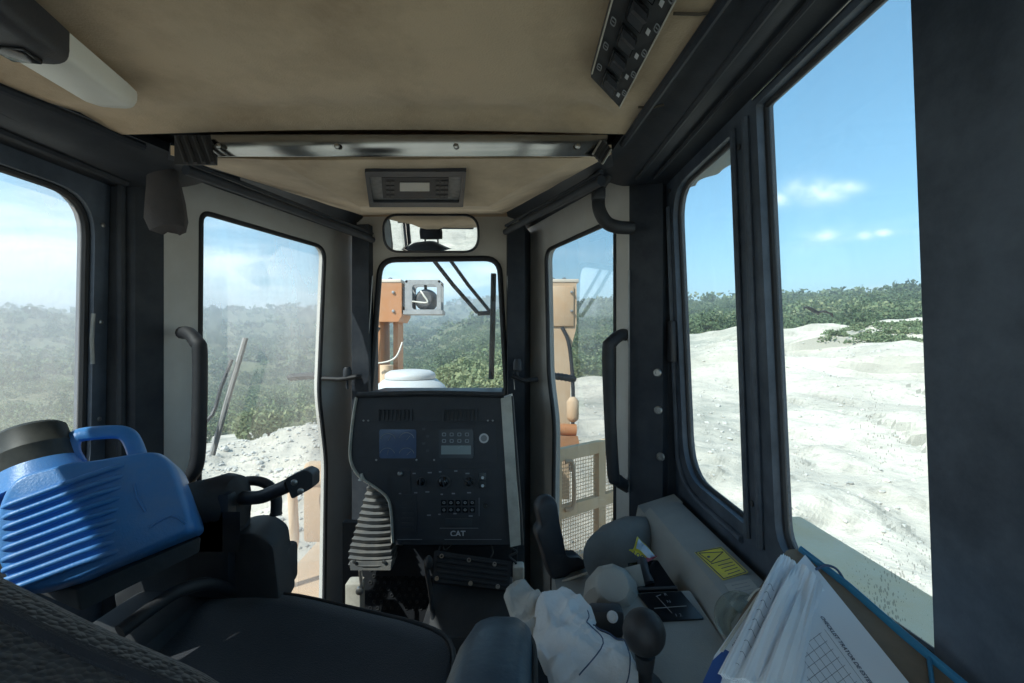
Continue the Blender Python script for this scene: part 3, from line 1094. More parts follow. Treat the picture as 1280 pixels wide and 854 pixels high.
# polished strip between the two liners
mb = MB()
mb.box((-0.21, 0.920, 0.402), (0.81, 0.004, 0.042), rot=Matrix.Rotation(R(15), 3, 'X'), bev=0.001)
strip = part('polished_strip', mb, M['chrome'], cab, label='polished metal strip across the ceiling')
for px in (273, 421, 570, 722):
    q = P(px, 183, 0.913)
    mb = MB()
    mb.lathe([(0.006, 0), (0.006, 0.002), (0.003, 0.004)], q, (0, -1, 0), seg=10)
    part('screw', mb, M['steel'], strip)
mb = MB()
for k in range(4):
    mb.tube([P(221 + 11 * k, 171, 0.905), P(233 + 11 * k, 204, 0.90)], 0.0045, seg=6)
mb.box(P(245, 188, 0.925), (0.085, 0.006, 0.06))
part('ribbed_end', mb, M['rubber'], cab)
for a_, b_ in (((751, 176), (741, 193)), ((764, 187), (753, 205))):
    mb = MB()
    mb.tube([P(*a_, 0.905), P(*b_, 0.90)], 0.0022, seg=6)
    part('chrome_bar', mb, M['steel'], cab)
mb = MB()
for k in range(4):
    mb.tube([P(754 + 3 * k, 177 + 3 * k, 0.91), P(743 + 3 * k, 195 + 3 * k, 0.905)], 0.004, seg=6)
part('ribbed_end', mb, M['rubber'], cab)

# black headers between headliner and doors
mb = MB()


def hl(u, v):
    y = -0.75 + v * 1.95
    xl = -0.848 + max(0, y - 0.70) * 0.24
    x = xl + (-1.058 - xl) * u
    return (x, y, 0.428 + 0.012 * math.sin(u * 9) * (1 - u) - 0.02 * u)


mb.grid(hl, 14, 12, thick=(0, 0, 0.02))
mb.tube([(-0.852, -0.7, 0.418), (-0.852, 0.7, 0.418), (-0.79, 0.96, 0.418)], 0.009, seg=8)
mb.tube([(-0.93, -0.7, 0.419), (-0.93, 1.16, 0.419)], 0.006, seg=8)
mb.tube([(-1.0, -0.7, 0.411), (-1.0, 1.16, 0.411)], 0.010, seg=8)
part('door_header', mb, M['black'], cab)
mb = MB()


def hr(u, v):
    y = -0.75 + v * 1.97
    xl = 0.258 - max(0, y - 0.55) * 0.07
    x = xl + (0.424 - xl) * u
    return (x, y, 0.430 + 0.010 * math.sin(u * 10) * (1 - u) - 0.004 * u)


mb.grid(hr, 14, 12, thick=(0, 0, 0.02))
mb.tube([(0.264, -0.7, 0.420), (0.264, 0.5, 0.420), (0.235, 0.95, 0.420)], 0.008, seg=8)
mb.tube([(0.335, -0.7, 0.425), (0.325, 1.16, 0.425)], 0.007, seg=8)
mb.tube([(0.375, -0.7, 0.423), (0.37, 1.16, 0.423)], 0.004, seg=8)
part('door_header', mb, M['black'], cab)
mb = MB()
mb.tube([(0.4155, 0.30, 0.4185), (0.4155, 0.775, 0.4185)], 0.0016, seg=6)
part('bright_line', mb, M['chrome'], cab)
for c_, s_ in (((-0.89, 1.07, 0.478), (0.40, 0.36, 0.04)), ((0.325, 1.10, 0.478), (0.27, 0.30, 0.04))):
    mb = MB()
    mb.box(c_, s_)
    part('corner_filler', mb, M['black'], cab)

# black rails and covers along the sloping header edges
for (a0, a1), pl, (b0, b1), (r0, r1) in (((LE0, LE1), LA, ((236, 226), (462, 306)), ((232, 212, 1.03), (466, 300, 1.80))),
                                        ((RE0, RE1), RA, ((752, 238), (640, 300)), ((752, 226, 1.06), (632, 290, 1.80)))):
    mb = MB()
    B0, B1 = pl.at(*b0), pl.at(*b1)
    if pl is LA:
        B0 = B0 + Vector((-0.03, -0.05, 0))
    else:
        B0 = B0 + Vector((0.03, -0.05, 0))
    mb.grid(lambda u, v: (Vector(a0) * (1 - u) + Vector(a1) * u) * (1 - v) + (B0 * (1 - u) + B1 * u) * v + Vector((0, 0, 0.012)), 10, 4, thick=(0, 0, 0.015))
    part('header_cover', mb, M['black'], cab)
    mb = MB()
    mb.tube([P(*r0), (P(*r0) + P(*r1)) / 2 + Vector((0, 0, 0.002)), P(*r1)], 0.012, seg=10)
    mb.tube([P(*r0) + Vector((0, 0, 0.02)), P(*r1) + Vector((0, 0, 0.025))], 0.005, seg=8)
    part('roof_rail', mb, M['black'], cab)


def gasket(loop, n_in, width, depth_vec, mat, parent, name='gasket'):
    loop = [Vector(p) for p in loop]
    c = sum(loop, Vector()) / len(loop)
    inn = []
    for p in loop:
        d = (c - p)
        inn.append(p + d.normalized() * width)
    m2 = MB()
    m2.ring(loop, inn, depth_vec)
    return part(name, m2, mat, parent)


def pane(loop, vec, mat, parent, name='glass'):
    m2 = MB()
    m2.add([Vector(p) + Vector(vec) for p in loop], [list(range(len(loop)))])
    return part(name, m2, mat, parent)


# angled front windows, left then right (grey frames)
lo_out = [(205, 188), (458, 287), (448, 480), (444, 575), (442, 790), (205, 790)]
lo_in = [(256, 262), (411, 308), (404, 490), (413, 575), (410, 770), (252, 770)]
ro_out = [(786, 200), (648, 292), (652, 480), (656, 575), (658, 790), (786, 790)]
ro_in = [(763, 272), (677, 312), (680, 470), (687, 530), (684, 770), (763, 770)]
for nm, pl, oo, inn, gm_ in (('left', LA, lo_out, lo_in, M['glass_l']), ('right', RA, ro_out, ro_in, M['glass_f'])):
    rr = [0.035, 0.055, 0.06, 0.06, 0.04, 0.04]
    outer = roundpoly([pl.at(*p) for p in oo], 0.004, 6)
    inner = roundpoly([pl.at(*p) for p in inn], rr, 6)
    # the frame is a shallow tray: the rim round the opening stands back from the eye
    rim = [p - pl.n * 0.018 for p in inner]
    mb = MB()
    mb.ring(outer, rim, -pl.n * 0.03)
    fr = part('window_frame', mb, M['greyframe'], cab, label='grey painted frame of the %s angled front window' % nm)
    gl_ = [p - pl.n * 0.02 for p in inner]
    cc = sum(gl_, Vector()) / len(gl_)
    m2 = MB()
    m2.tube([p - pl.n * 0.0 + (cc - p).normalized() * 0.004 for p in gl_], 0.0085, seg=8, closed=True)
    part('gasket', m2, M['rubber'], fr)
    pane(gl_, -pl.n * 0.006, gm_, fr)

# windshield
outer = roundpoly([FW.at(*p) for p in ((446, 262), (648, 262), (654, 760), (444, 760))], 0.004, 6)
inner = roundpoly([FW.at(*p) for p in ((473, 322), (626, 320), (637, 530), (458, 530))], [0.07, 0.07, 0.03, 0.03], 6)
mb = MB()
mb.ring(outer, [p + Vector((0, 0.012, 0)) for p in inner], (0, 0.03, 0))
fr = part('windshield_frame', mb, M['wsframe'], cab, label='grey painted frame of the windshield')
cc = sum(inner, Vector()) / len(inner)
mb = MB()
mb.tube([p + (cc - p).normalized() * 0.010 + Vector((0, 0.006, 0)) for p in inner], 0.015, seg=10, ry=0.012, closed=True)
part('gasket', mb, M['rubber'], fr)
for a_, b_ in (((466, 345), (456, 487)), ((634, 345), (643, 487))):
    mb = MB()
    mb.tube([P(*a_, 1.875), P(*b_, 1.875)], 0.003, seg=6)
    part('edge_trim', mb, M['steel'], fr)  # thin bright lines standing in for the highlight on the gasket
pane(inner, (0, 0.022, 0), M['glass_f'], fr)
mb = MB()
mb.loft([[Vector((x, y, z)) for x, y in ((-0.672, 1.88), (-0.598, 1.868), (-0.585, 1.96), (-0.70, 2.03))] for z in (-1.26, 0.49)])
part('corner_post', mb, M['black'], cab)
mb = MB()
mb.loft([[Vector((x, y, z)) for x, y in ((-0.018, 1.868), (0.052, 1.88), (0.085, 2.03), (-0.03, 1.96))] for z in (-1.26, 0.49)])
part('corner_post', mb, M['black'], cab)

mb = MB()
mb.box((-0.31, 1.70, -0.97), (0.66, 0.03, 0.58), bev=0.004)  # added black panel covering the bright sunlit gaps behind the pedal
part('dark_filler_panel', mb, M['matblack'], cab)

# left door: black frame with one visible pane
mb = MB()
outer = roundpoly([LDp(0.03, 0.47), LDp(1.175, 0.47), LDp(1.175, -1.26), LDp(0.03, -1.26)], 0.004, 6)
YR = 0.22  # unseen rear edge of the opening, placed so sun reaches the jug
inner = roundpoly([LDp(YR, 0.368), LDp(1.135, 0.368), LDp(1.135, -0.36), LDp(YR, -0.36)], [0.05, 0.10, 0.08, 0.06], 6)
mb.ring(outer, inner, (-0.045, 0, 0))
ld = part('left_door', mb, M['door_black'], cab)
ig = [p + Vector((-0.02, 0, 0)) for p in inner]
cc = sum(ig, Vector()) / len(ig)
mb = MB()
mb.tube([p + (cc - p).normalized() * 0.004 for p in ig], 0.010, seg=8, closed=True)
part('gasket', mb, M['rubber'], ld)
pane(ig, (-0.004, 0, 0), M['glass_l'], ld)
mb = MB()
mb.tube([P(117, 392, 1.13), P(115, 425, 1.13), P(116, 455, 1.13)], 0.006, seg=8, ry=0.003)
part('latch_plate', mb, M['steel'], ld)

# right door: black frame, narrow front pane and wide rear pane, flat rear pillar
mb = MB()
o1 = roundpoly([RDp(0.82, 0.47), RDp(1.225, 0.47), RDp(1.225, -1.26), RDp(0.82, -1.26)], 0.004, 6)
i1 = roundpoly([RDp(0.866, 0.398), RDp(1.178, 0.398), RDp(1.165, -0.345), RDp(0.866, -0.352)], [0.006, 0.09, 0.10, 0.006], 6)
mb.ring(o1, i1, (0.03, 0, 0))
o2 = roundpoly([RDp(0.05, 0.47), RDp(0.82, 0.47), RDp(0.82, -1.26), RDp(0.05, -1.26)], 0.004, 6)
i2 = roundpoly([RDp(0.474, 0.408), RDp(0.772, 0.408), RDp(0.760, -0.355), RDp(0.474, -0.345)], [0.006, 0.006, 0.05, 0.006], 6)
mb.ring(o2, i2, (0.03, 0, 0))
rd = part('right_door', mb, M['door_black'], cab)
for lp in (i1, i2):
    ig = [p + Vector((0.018, 0, 0)) for p in lp]
    cc = sum(ig, Vector()) / len(ig)
    mb = MB()
    mb.tube([p + (cc - p).normalized() * 0.002 for p in ig], 0.0055, seg=8, closed=True)
    part('gasket', mb, M['rubber'], rd)
    pane(ig, (0.002, 0, 0), M['glass_r'], rd)
mb = MB()       # raised ribs on the divider and round the narrow pane
mb.tube([RDp(0.80, 0.40, -0.004), RDp(0.80, -0.37, -0.004)], 0.007, seg=8)
mb.tube([RDp(0.845, 0.40, -0.004), RDp(0.845, -0.37, -0.004)], 0.006, seg=8)
mb.tube(smooth_path([RDp(0.87, -0.385, -0.003), RDp(1.10, -0.378, -0.003), RDp(1.185, -0.33, -0.003), RDp(1.20, -0.22, -0.003), RDp(1.20, 0.36, -0.003)], 5), 0.007, seg=8)
part('stiffening_rib', mb, M['door_black'], rd)
mb = MB()
mb.box(RDp(1.196, 0.0, -0.008), (0.016, 0.035, 0.11), bev=0.004)
part('latch', mb, M['plastic'], rd)

# pillars
mb = MB()
mb.loft([[Vector((x, y, z)) for x, y in ((-1.10, 1.178), (-1.055, 1.178), (-1.005, 1.195), (-0.974, 1.252), (-0.99, 1.30), (-1.12, 1.30))] for z in (-1.26, 0.49)])
mb.tube([(-1.03, 1.180, -1.2), (-1.03, 1.180, 0.42)], 0.010, seg=8)
part('pillar', mb, M['black'], cab)
mb = MB()
mb.loft([[Vector((x, y, z)) for x, y in ((0.47, 1.228), (0.428, 1.228), (0.405, 1.205), (0.330, 1.267), (0.345, 1.31), (0.48, 1.31))] for z in (-1.26, 0.49)])
pil = part('pillar', mb, M['black'], cab)
fn_ = Vector((-0.062, -0.075, 0)).normalized()
for px, py in ((822, 466), (823, 513), (826, 571)):
    q = three((0.405, 1.205, 0), (0.330, 1.267, 0), (0.405, 1.205, 1)).at(px, py)
    mb = MB()
    mb.lathe([(0.0115, 0), (0.0115, 0.003), (0.009, 0.005), (0.006, 0.005), (0.0055, 0.002)], q, fn_, seg=14)
    part('bolt', mb, M['steel'], pil)
mb = MB()
mb.tube([Vector((0.3285, 1.258, 0.20)), Vector((0.3285, 1.258, -0.42))], 0.003, seg=6)
part('bright_edge', mb, M['steel'], pil)

for y_, z_ in ((0.83, 0.36), (0.83, -0.30), (1.19, 0.40)):
    mb = MB()
    mb.lathe([(0.006, 0), (0.006, 0.002), (0.003, 0.003)], RDp(y_, z_, -0.001), (-1, 0, 0), seg=10)
    part('screw', mb, M['darkgrey'], rd)
for y_, z_ in ((1.155, 0.30), (1.155, 0.05), (1.155, -0.2)):
    mb = MB()
    mb.lathe([(0.006, 0), (0.006, 0.002), (0.003, 0.003)], LDp(y_, z_, -0.001), (1, 0, 0), seg=10)
    part('screw', mb, M['steel'], ld)

# rear of the cab, behind the eye: rear wall and quarter panels with windows enlarged to light the interior
mb = MB()
mb.ring(roundpoly([(-1.06, -0.75, 0.5), (0.44, -0.75, 0.5), (0.44, -0.75, -1.26), (-1.06, -0.75, -1.26)], 0.004, 5),
        roundpoly([(-1.01, -0.75, 0.41), (0.39, -0.75, 0.41), (0.39, -0.75, -0.80), (-1.01, -0.75, -0.80)], 0.06, 5), (0, -0.04, 0))
rw = part('rear_wall', mb, M['black'], cab)
pane(roundpoly([(-1.01, -0.77, 0.41), (0.39, -0.77, 0.41), (0.39, -0.77, -0.80), (-1.01, -0.77, -0.80)], 0.06, 5), (0, 0, 0), M['glass_f'], rw)
for X, s in ((0.445, 1), (-1.065, -1)):
    mb = MB()
    mb.ring(roundpoly([(X, -0.748, 0.47), (X, 0.048 if s > 0 else 0.028, 0.47), (X, 0.048 if s > 0 else 0.028, -1.26), (X, -0.748, -1.26)], 0.004, 5),
            roundpoly([(X, -0.70, 0.40), (X, -0.04, 0.40), (X, -0.04, -0.55), (X, -0.70, -0.55)], 0.05, 5), (0.03 * s, 0, 0))
    qp = part('quarter_panel', mb, M['black'], cab)
    pane(roundpoly([(X + .01 * s, -0.70, 0.40), (X + .01 * s, -0.04, 0.40), (X + .01 * s, -0.04, -0.55), (X + .01 * s, -0.70, -0.55)], 0.05, 5), (0, 0, 0), M['glass_f'], qp)

# grab handles beside the angled windows
for nm, pth in (('left', [(228, 416, 1.27), (236, 417, 1.245), (246, 428, 1.22), (250, 446, 1.215), (248, 560, 1.215), (241, 592, 1.22), (228, 600, 1.25), (222, 600, 1.28)]),
                ('right', [(783, 419, 1.29), (776, 419, 1.27), (765, 428, 1.245), (760, 446, 1.24), (766, 585, 1.24), (772, 600, 1.25), (783, 608, 1.28), (786, 610, 1.31)])):
    p_ = smooth_path([P(*q) for q in pth], 5)
    mb = MB()
    mb.tube(p_, 0.018 if nm == 'left' else 0.017, seg=12)
    solo('grab_handle', mb, M['rubber'], 'black grab handle on the pillar beside the %s angled window' % nm, 'handle', 'grab handles on the front pillars')

# window stays with the hinge knob at the windshield posts
for nm, pts, knob, outp in (('left', [(404, 473, 1.85), (425, 474, 1.83), (452, 470, 1.84)], (434, 468, 1.84), [(402, 470, 1.90), (385, 470, 1.95), (362, 472, 2.0)]),
                            ('right', [(672, 474, 1.84), (655, 476, 1.83), (640, 470, 1.84)], (647, 458, 1.84), [(684, 470, 1.90), (700, 471, 1.95), (718, 474, 2.0)])):
    t = thing('window_stay', 'black window stay and knob across the %s windshield post' % nm, 'latch', P(*pts[1]), 'window stays at the windshield posts')
    mb = MB()
    mb.tube([P(*q) for q in pts], 0.013, seg=8, ry=0.010)
    part('arm', mb, M['rubber'], t)
    mb = MB()
    mb.lathe([(0.012, -0.02), (0.018, -0.015), (0.018, 0.015), (0.012, 0.03)], P(*knob), (0, 0, 1), seg=12)
    mb.lathe([(0.005, -0.06), (0.005, 0.0)], P(*knob), (0, 0, 1), seg=8)
    part('knob', mb, M['plastic'], t)
    mb = MB()
    a_ = [P(*q) for q in outp]
    pth = smooth_path(a_, 8)
    mb.tube(pth, [0.014 + 0.003 * (k % 2) for k in range(len(pth))], seg=8)
    part('outer_hose', mb, M['rubber'], t)

# loop handle and rod at the top right corner, knob and hanging pouch at the top left corner
t = thing('loop_handle', 'black rubber loop hanging at the top of the right pillar', 'handle', P(770, 285, 1.2))
mb = MB()
mb.tube(smooth_path([P(*q) for q in ((748, 243, 1.22), (749, 262, 1.21), (758, 278, 1.21), (772, 284, 1.21), (790, 285, 1.22))], 6), 0.018, seg=12)
part('loop', mb, M['rubber'], t)
mb = MB()
mb.tube(smooth_path([P(*q) for q in ((800, 203, 1.16), (776, 204, 1.17), (760, 222, 1.19), (749, 240, 1.21))], 5), 0.010, seg=10)
part('rod', mb, M['darkgrey'], t)
mb = MB()
mb.box(P(748, 243, 1.205), (0.035, 0.03, 0.035), bev=0.006)
part('clamp', mb, M['plastic'], t)
t = thing('hanging_pouch', 'dark cloth pouch hanging from a knob at the top of the left pillar', 'pouch', P(210, 295, 1.15))
mb = MB()
prof = [(198, 186, 10), (203, 205, 16), (207, 230, 20), (209, 255, 23), (210, 274, 25), (212, 286, 21), (214, 291, 10)]
loops = []
for px, py, w in prof:
    c_ = P(px, py, 1.12)
    loops.append([c_ + Vector((math.cos(a) * w * 1.12 / F * (1 + 0.12 * math.sin(3 * a + py)), math.sin(a) * w * 0.7 / F, 0.006 * math.sin(2 * a + py * .1))) for a in [2 * math.pi * k / 18 for k in range(18)]])
mb.loft(loops)
part('pouch', mb, pmat('pouch_cloth', (0.075, 0.068, 0.068), (0.05, 0.048, 0.052), scale=14, rough=0.9, bump=0.5, bscale=200), t)
mb = MB()
mb.sphere(P(187, 180, 1.08), 0.024, 14, 8, (1, 1, 0.8))
part('knob', mb, M['darkgrey'], t)

# ------------------------------------------------------------------ ceiling fittings
t = thing('car_radio', 'black car radio in a silver plate set into the ceiling pod', 'radio', P(520, 250, 1.2))
RP = three(P(458, 207, 1.0), P(582, 207, 1.0), P(520, 250, 1.19))


def slab(mb, pl, pts, off, th, r=0.003, n=3):
    mb.prism(roundpoly([pl.at(x, y, off) for x, y in pts], r, n), pl.n * th)


def rect(x0, y0, x1, y1):
    return [(x0, y0), (x1, y0), (x1, y1), (x0, y1)]


mb = MB()
mb.ring(roundpoly([RP.at(*p, 0.0) for p in ((456, 205), (583, 205), (579, 251), (462, 251))], 0.004, 3), roundpoly([RP.at(*p, 0.0) for p in ((462, 212), (577, 212), (574, 245), (467, 245))], 0.004, 3), RP.n * 0.018)
part('frame', mb, M['plastic'], t)
mb = MB()
slab(mb, RP, [(461, 211), (578, 211), (575, 246), (466, 246)], 0.004, 0.006, 0.002)
part('face_plate', mb, pmat('silver_grille', (0.30, 0.30, 0.30), (0.18, 0.18, 0.18), scale=90, rough=0.6), t)
mb = MB()
slab(mb, RP, [(477, 214), (561, 214), (560, 241), (479, 241)], 0.0105, 0.005, 0.003)
rb = part('radio_body', mb, M['rubber'], t)
mb = MB()
slab(mb, RP, [(500, 220), (537, 220), (537, 231), (500, 231)], 0.0158, 0.001, 0.001)
part('display', mb, M['lcd'], rb)
for x0 in (483, 489, 545, 551, 556):
    for y0 in (218, 224, 230, 236):
        mb = MB()
        slab(mb, RP, rect(x0, y0, x0 + 4, y0 + 3), 0.0158, 0.0015, 0.0004)
        part('button', mb, M['darkgrey'], rb)

# overhead rocker switch panel
t = thing('switch_panel', 'black overhead switch panel with rocker switches and white symbols on the ceiling', 'switch panel', P(775, 60, 0.62))
A_, B_, C_, D_ = Vector((0.122, 0.693, 0.409)), Vector((0.186, 0.775, 0.405)), Vector((0.196, 0.46, 0.405)), Vector((0.118, 0.40, 0.409))
SP = three(A_, B_, C_)
mb = MB()
mb.prism([A_, B_, C_, D_], (0, 0, 0.012))
part('plate', mb, pmat('switch_plate', (0.03, 0.033, 0.038), (0.045, 0.048, 0.052), scale=30, rough=0.55), t)
mb = MB()
mb.tube([A_ + Vector((0, -0.01, -0.001)), D_ + Vector((0, 0, -0.001))], 0.0012, seg=5)
mb.tube([B_ + Vector((0, 0, -0.001)), C_ + Vector((0, 0, -0.001))], 0.0012, seg=5)
part('bright_edge', mb, M['cream'], t)


def sw(u, v, off=0.002):           # u across, v along the row from the front end
    a = A_ + (D_ - A_) * v
    b = B_ + (C_ - B_) * v
    return a + (b - a) * u + Vector((0, 0, -off))


for k in range(6):
    v0, v1 = 0.05 + k * 0.16, 0.05 + k * 0.16 + 0.125
    mb = MB()
    mb.prism(roundpoly([sw(0.28, v0), sw(0.66, v0), sw(0.66, v1), sw(0.28, v1)], 0.003, 3), (0, 0, -0.004))
    rk = part('switch_bezel', mb, M['gloss'], t)
    mb = MB()
    a, b, c, d = sw(0.32, v0 + .015, .006), sw(0.62, v0 + .015, .006), sw(0.62, v1 - .015, .006), sw(0.32, v1 - .015, .006)
    m1, m2 = (a + d) / 2 + Vector((0, 0, .001)), (b + c) / 2 + Vector((0, 0, .001))
    dn = Vector((0, 0, -0.011))
    mb.add([a, b, c, d, a + dn * .3, b + dn * .3, c + dn, d + dn, m1 + dn * .35, m2 + dn * .35], [(0, 1, 5, 4), (3, 7, 6, 2), (0, 4, 8, 7, 3), (1, 2, 6, 9, 5), (4, 5, 9, 8), (8, 9, 6, 7)])
    part('rocker', mb, M['plastic'], rk)
    for uu, nm in ((0.80, 'lamp_dot'), (0.92, 'symbol'), (0.12, 'symbol')):
        c_ = sw(uu, (v0 + v1) / 2 + (0.02 if nm == 'symbol' else -0.03))
        du, dv = (sw(1, .5) - sw(0, .5)) * 0.055, (sw(.5, 1) - sw(.5, 0)) * 0.016
        mb = MB()
        if nm == 'lamp_dot':
            mb.prism([c_ - du * .7 - dv, c_ + du * .7 - dv, c_ + du * .7 + dv, c_ - du * .7 + dv], (0, 0, -0.0006))
        else:
            lp = roundpoly([c_ - du - dv * 1.4, c_ + du - dv * 1.4, c_ + du + dv * 1.4, c_ - du + dv * 1.4], 0.004, 3)
            cc = sum(lp, Vector()) / len(lp)
            mb.ring(lp, [cc + (p - cc) * 0.72 for p in lp], (0, 0, -0.0006))
            mb.prism([c_ - du * .5 - dv * .15, c_ + du * .5 - dv * .15, c_ + du * .5 + dv * .15, c_ - du * .5 + dv * .15], (0, 0, -0.0007))
        part(nm, mb, M['white'] if nm == 'lamp_dot' else M['greyprint'], t)

# dome lamp
t = thing('dome_lamp', 'long white plastic dome lamp with black switch end on the ceiling', 'lamp', P(100, 85, 0.66))
cz = Plane((0, 0, 0.418), (0, 0, 1))
e1, e2 = cz.at(22, 20), cz.at(150, 118)
ax = (e2 - e1).normalized()
sd = Vector((ax.y, -ax.x, 0))
mb = MB()
loops = []
for s, w, h in ((0.0, .036, .030), (0.06, .040, .040), (0.16, .040, .042), (0.80, .036, .036), (0.93, .033, .030), (0.985, .028, .020), (1.0, .020, .008)):
    c_ = e1 + (e2 - e1) * s
    loops.append([c_ + sd * (math.copysign(abs(math.cos(a)) ** 0.45, math.cos(a)) * w) - Vector((0, 0, max(0, math.sin(a)) ** 0.5 * h)) for a in [math.pi * k / 14 for k in range(15)]])
mb.loft(loops)
part('lens', mb, M['lampwhite'], t)
mb = MB()
loops = []
for s, w, h in ((-0.85, .050, .02), (-0.75, .052, .045), (-0.35, .048, .050), (-0.05, .044, .048), (0.13, .041, .046), (0.16, .038, .042)):
    c_ = e1 + (e2 - e1) * s
    loops.append([c_ + sd * (math.copysign(abs(math.cos(a)) ** 0.4, math.cos(a)) * w) - Vector((0, 0, max(0, math.sin(a)) ** 0.4 * h)) for a in [math.pi * k / 14 for k in range(15)]])
mb.loft(loops)
part('switch_housing', mb, M['plastic'], t)
mb = MB()
rot = Matrix((sd, ax, Vector((0, 0, 1)))).transposed()
mb.box(e1 + (e2 - e1) * 0.0 - Vector((0, 0, 0.048)), (0.036, 0.030, 0.010), rot=rot, bev=0.003)
part('switch', mb, M['gloss'], t)

# rear-view mirror
t = thing('rear_view_mirror', 'wide rear-view mirror with black rim above the windshield', 'mirror', P(539, 313, 1.78))
mc = P(539, 292, 1.78)
MW, MH = 57.5 / F * 1.78, 21.0 / F * 1.78
mlook = Vector((0.016, -0.979, -0.20)).normalized()
mu = Vector((1, 0, 0))
mu = (mu - mlook * mu.dot(mlook)).normalized()
mv = mu.cross(mlook)
if mv.z < 0:
    mv = -mv


def mloop(w, h, o):
    return roundpoly([mc + mu * (sx * w) + mv * (sy * h) + mlook * o for sx, sy in ((-1, 1), (1, 1), (1, -1), (-1, -1))], h * 0.85, 7)


mb = MB()
mb.loft([mloop(MW + .004, MH + .004, -0.03), mloop(MW + .009, MH + .009, -0.01), mloop(MW + .009, MH + .009, 0.004), mloop(MW + .003, MH + .003, 0.010), mloop(MW, MH, 0.006), mloop(MW, MH, 0.0)])
mb.tube([mc - mlook * 0.03, mc - mlook * 0.03 + Vector((0.0, 0.12, 0.02))], 0.014, seg=10)
part('rim', mb, M['plastic'], t)
mb = MB()
lp = mloop(MW + .001, MH + .001, 0.0)
rings = []
for k in range(0, 9):
    f = k / 8
    ring_ = []
    for p in lp:
        q = mc + (p - mc) * max(f, 0.001)
        d_ = (q - mc)
        ring_.append(q + mlook * (0.0075 - 0.14 * d_.length_squared))
    rings.append(ring_)
mb.loft(rings, cap=False)
part('mirror_glass', mb, M['mirror'], t)

# ------------------------------------------------------------------ dashboard console
dash = thing('dashboard_console', 'black dashboard console with gauges, knobs and cream edge trim under the windshield', 'dashboard', P(545, 690, 1.6))
DP = three(P(440, 497, 1.52), P(640, 497, 1.52), P(540, 680, 1.42))
outl = [(443, 494), (627, 494), (638, 681), (492, 681), (490, 642), (484, 622), (449, 597), (439, 578), (441, 520)]
rr = [0.012, 0.004, 0.004, 0.006, 0.03, 0.03, 0.04, 0.05, 0.05]
lp = roundpoly([DP.at(*p) for p in outl], rr, 5)
mb = MB()
mb.loft([lp, [p + Vector((0.0, 0.34, -0.01)) for p in lp]])
mb.loft([[P(470, 682, d), P(640, 682, d), P(640, 720, d), P(470, 720, d)] for d in (1.52, 1.80)])
part('housing', mb, M['plastic'], dash)
mb = MB()
mb.tube(smooth_path([DP.at(447, 494, 0.004), DP.at(540, 492, 0.006), DP.at(630, 494, 0.004)], 6), 0.012, seg=10, ry=0.010)
part('top_lip', mb, M['darkgrey'], dash)
# cream edge along the left outline, and the wide strip on the right
mb = MB()
edge = smooth_path([DP.at(*p, 0.001) for p in ((446, 497), (442, 520), (438, 560), (440, 580), (450, 596), (470, 610), (484, 622), (489, 640), (491, 678))], 5)
mb.tube(edge, 0.0042, seg=8, ry=0.011, up=DP.n)
part('edge_trim', mb, M['cream'], dash, label='thin cream trim along the left edge')
mb = MB()
q = [DP.at(626, 499, 0.012), DP.at(639, 494, 0.002), DP.at(651, 681, 0.002), DP.at(638, 683, 0.012)]
mb.loft([q, [p + Vector((0.004, 0.05, 0)) for p in q]])
part('side_strip', mb, M['cream'], dash, label='wide worn cream strip along the right edge')
mb = MB()
mb.tube([DP.at(640, 495, -0.004), DP.at(651, 640, -0.004), DP.at(653, 682, -0.004)], 0.0045, seg=8)
part('side_edge', mb, M['darkgrey'], dash)
# recessed upper and lower instrument plates
mb = MB()
slab(mb, DP, [(449, 503), (624, 503), (626, 526), (449, 526)], 0.0, 0.004, 0.004)
part('vent_panel', mb, M['plastic'], dash)
up = MB()
slab(up, DP, [(462, 531), (620, 531), (622, 579), (462, 579)], 0.0, 0.005, 0.006)
part('gauge_panel', up, M['plastic'], dash)
lw = MB()
slab(lw, DP, [(491, 586), (628, 586), (632, 676), (497, 676)], 0.0, 0.004, 0.006)
part('switch_plate', lw, M['plastic'], dash)
for x0 in (472, 553):
    vb = MB()
    lo_ = roundpoly([DP.at(*p, 0.004) for p in rect(x0, 511, x0 + 44, 527)], 0.004, 3)
    c_ = sum(lo_, Vector()) / len(lo_)
    vb.ring(lo_, [c_ + (p - c_) * 0.88 for p in lo_], DP.n * 0.006)
    vent = part('air_vent', vb, M['plastic'], dash)
    for k in range(8):
        sb = MB()
        sb.box(DP.at(x0 + 4 + k * 5, 519, 0.005), (0.004, 0.008, 0.033), bev=0.0008, seg=1)
        part('slat', sb, M['darkgrey'], vent)
# gauge cluster: four dial arcs behind glass, and the warning display
gb = MB()
slab(gb, DP, rect(475, 537, 521, 573), 0.004, 0.004, 0.008, 4)
ga = part('gauge_display', gb, M['screen'], dash, label='blue-grey glass with four dial arcs')
for cx, cy in ((486, 551), (509, 550), (485, 569), (509, 569)):
    ab = MB()
    ab.tube([DP.at(cx + 9.5 * math.cos(a), cy - 9.5 * math.sin(a) * 0.95, 0.0085) for a in [R(15 + 150 * k / 10) for k in range(11)]], 0.0011, seg=5)
    part('dial_arc', ab, M['greyprint'], ga)
    ab = MB()
    a = R(40 + 60 * random.random())
    ab.tube([DP.at(cx, cy, 0.0085), DP.at(cx + 7 * math.cos(a), cy - 7 * math.sin(a), 0.0085)], 0.0009, seg=5)
    part('needle', ab, M['greyprint'], ga)
gb = MB()
slab(gb, DP, rect(549, 537, 592, 573), 0.004, 0.004, 0.008, 4)
wa = part('warning_display', gb, M['screen_dark'], dash)
gb = MB()
slab(gb, DP, rect(552, 557, 589, 568), 0.008, 0.0012, 0.001)
part('lcd', gb, M['lcd'], wa)
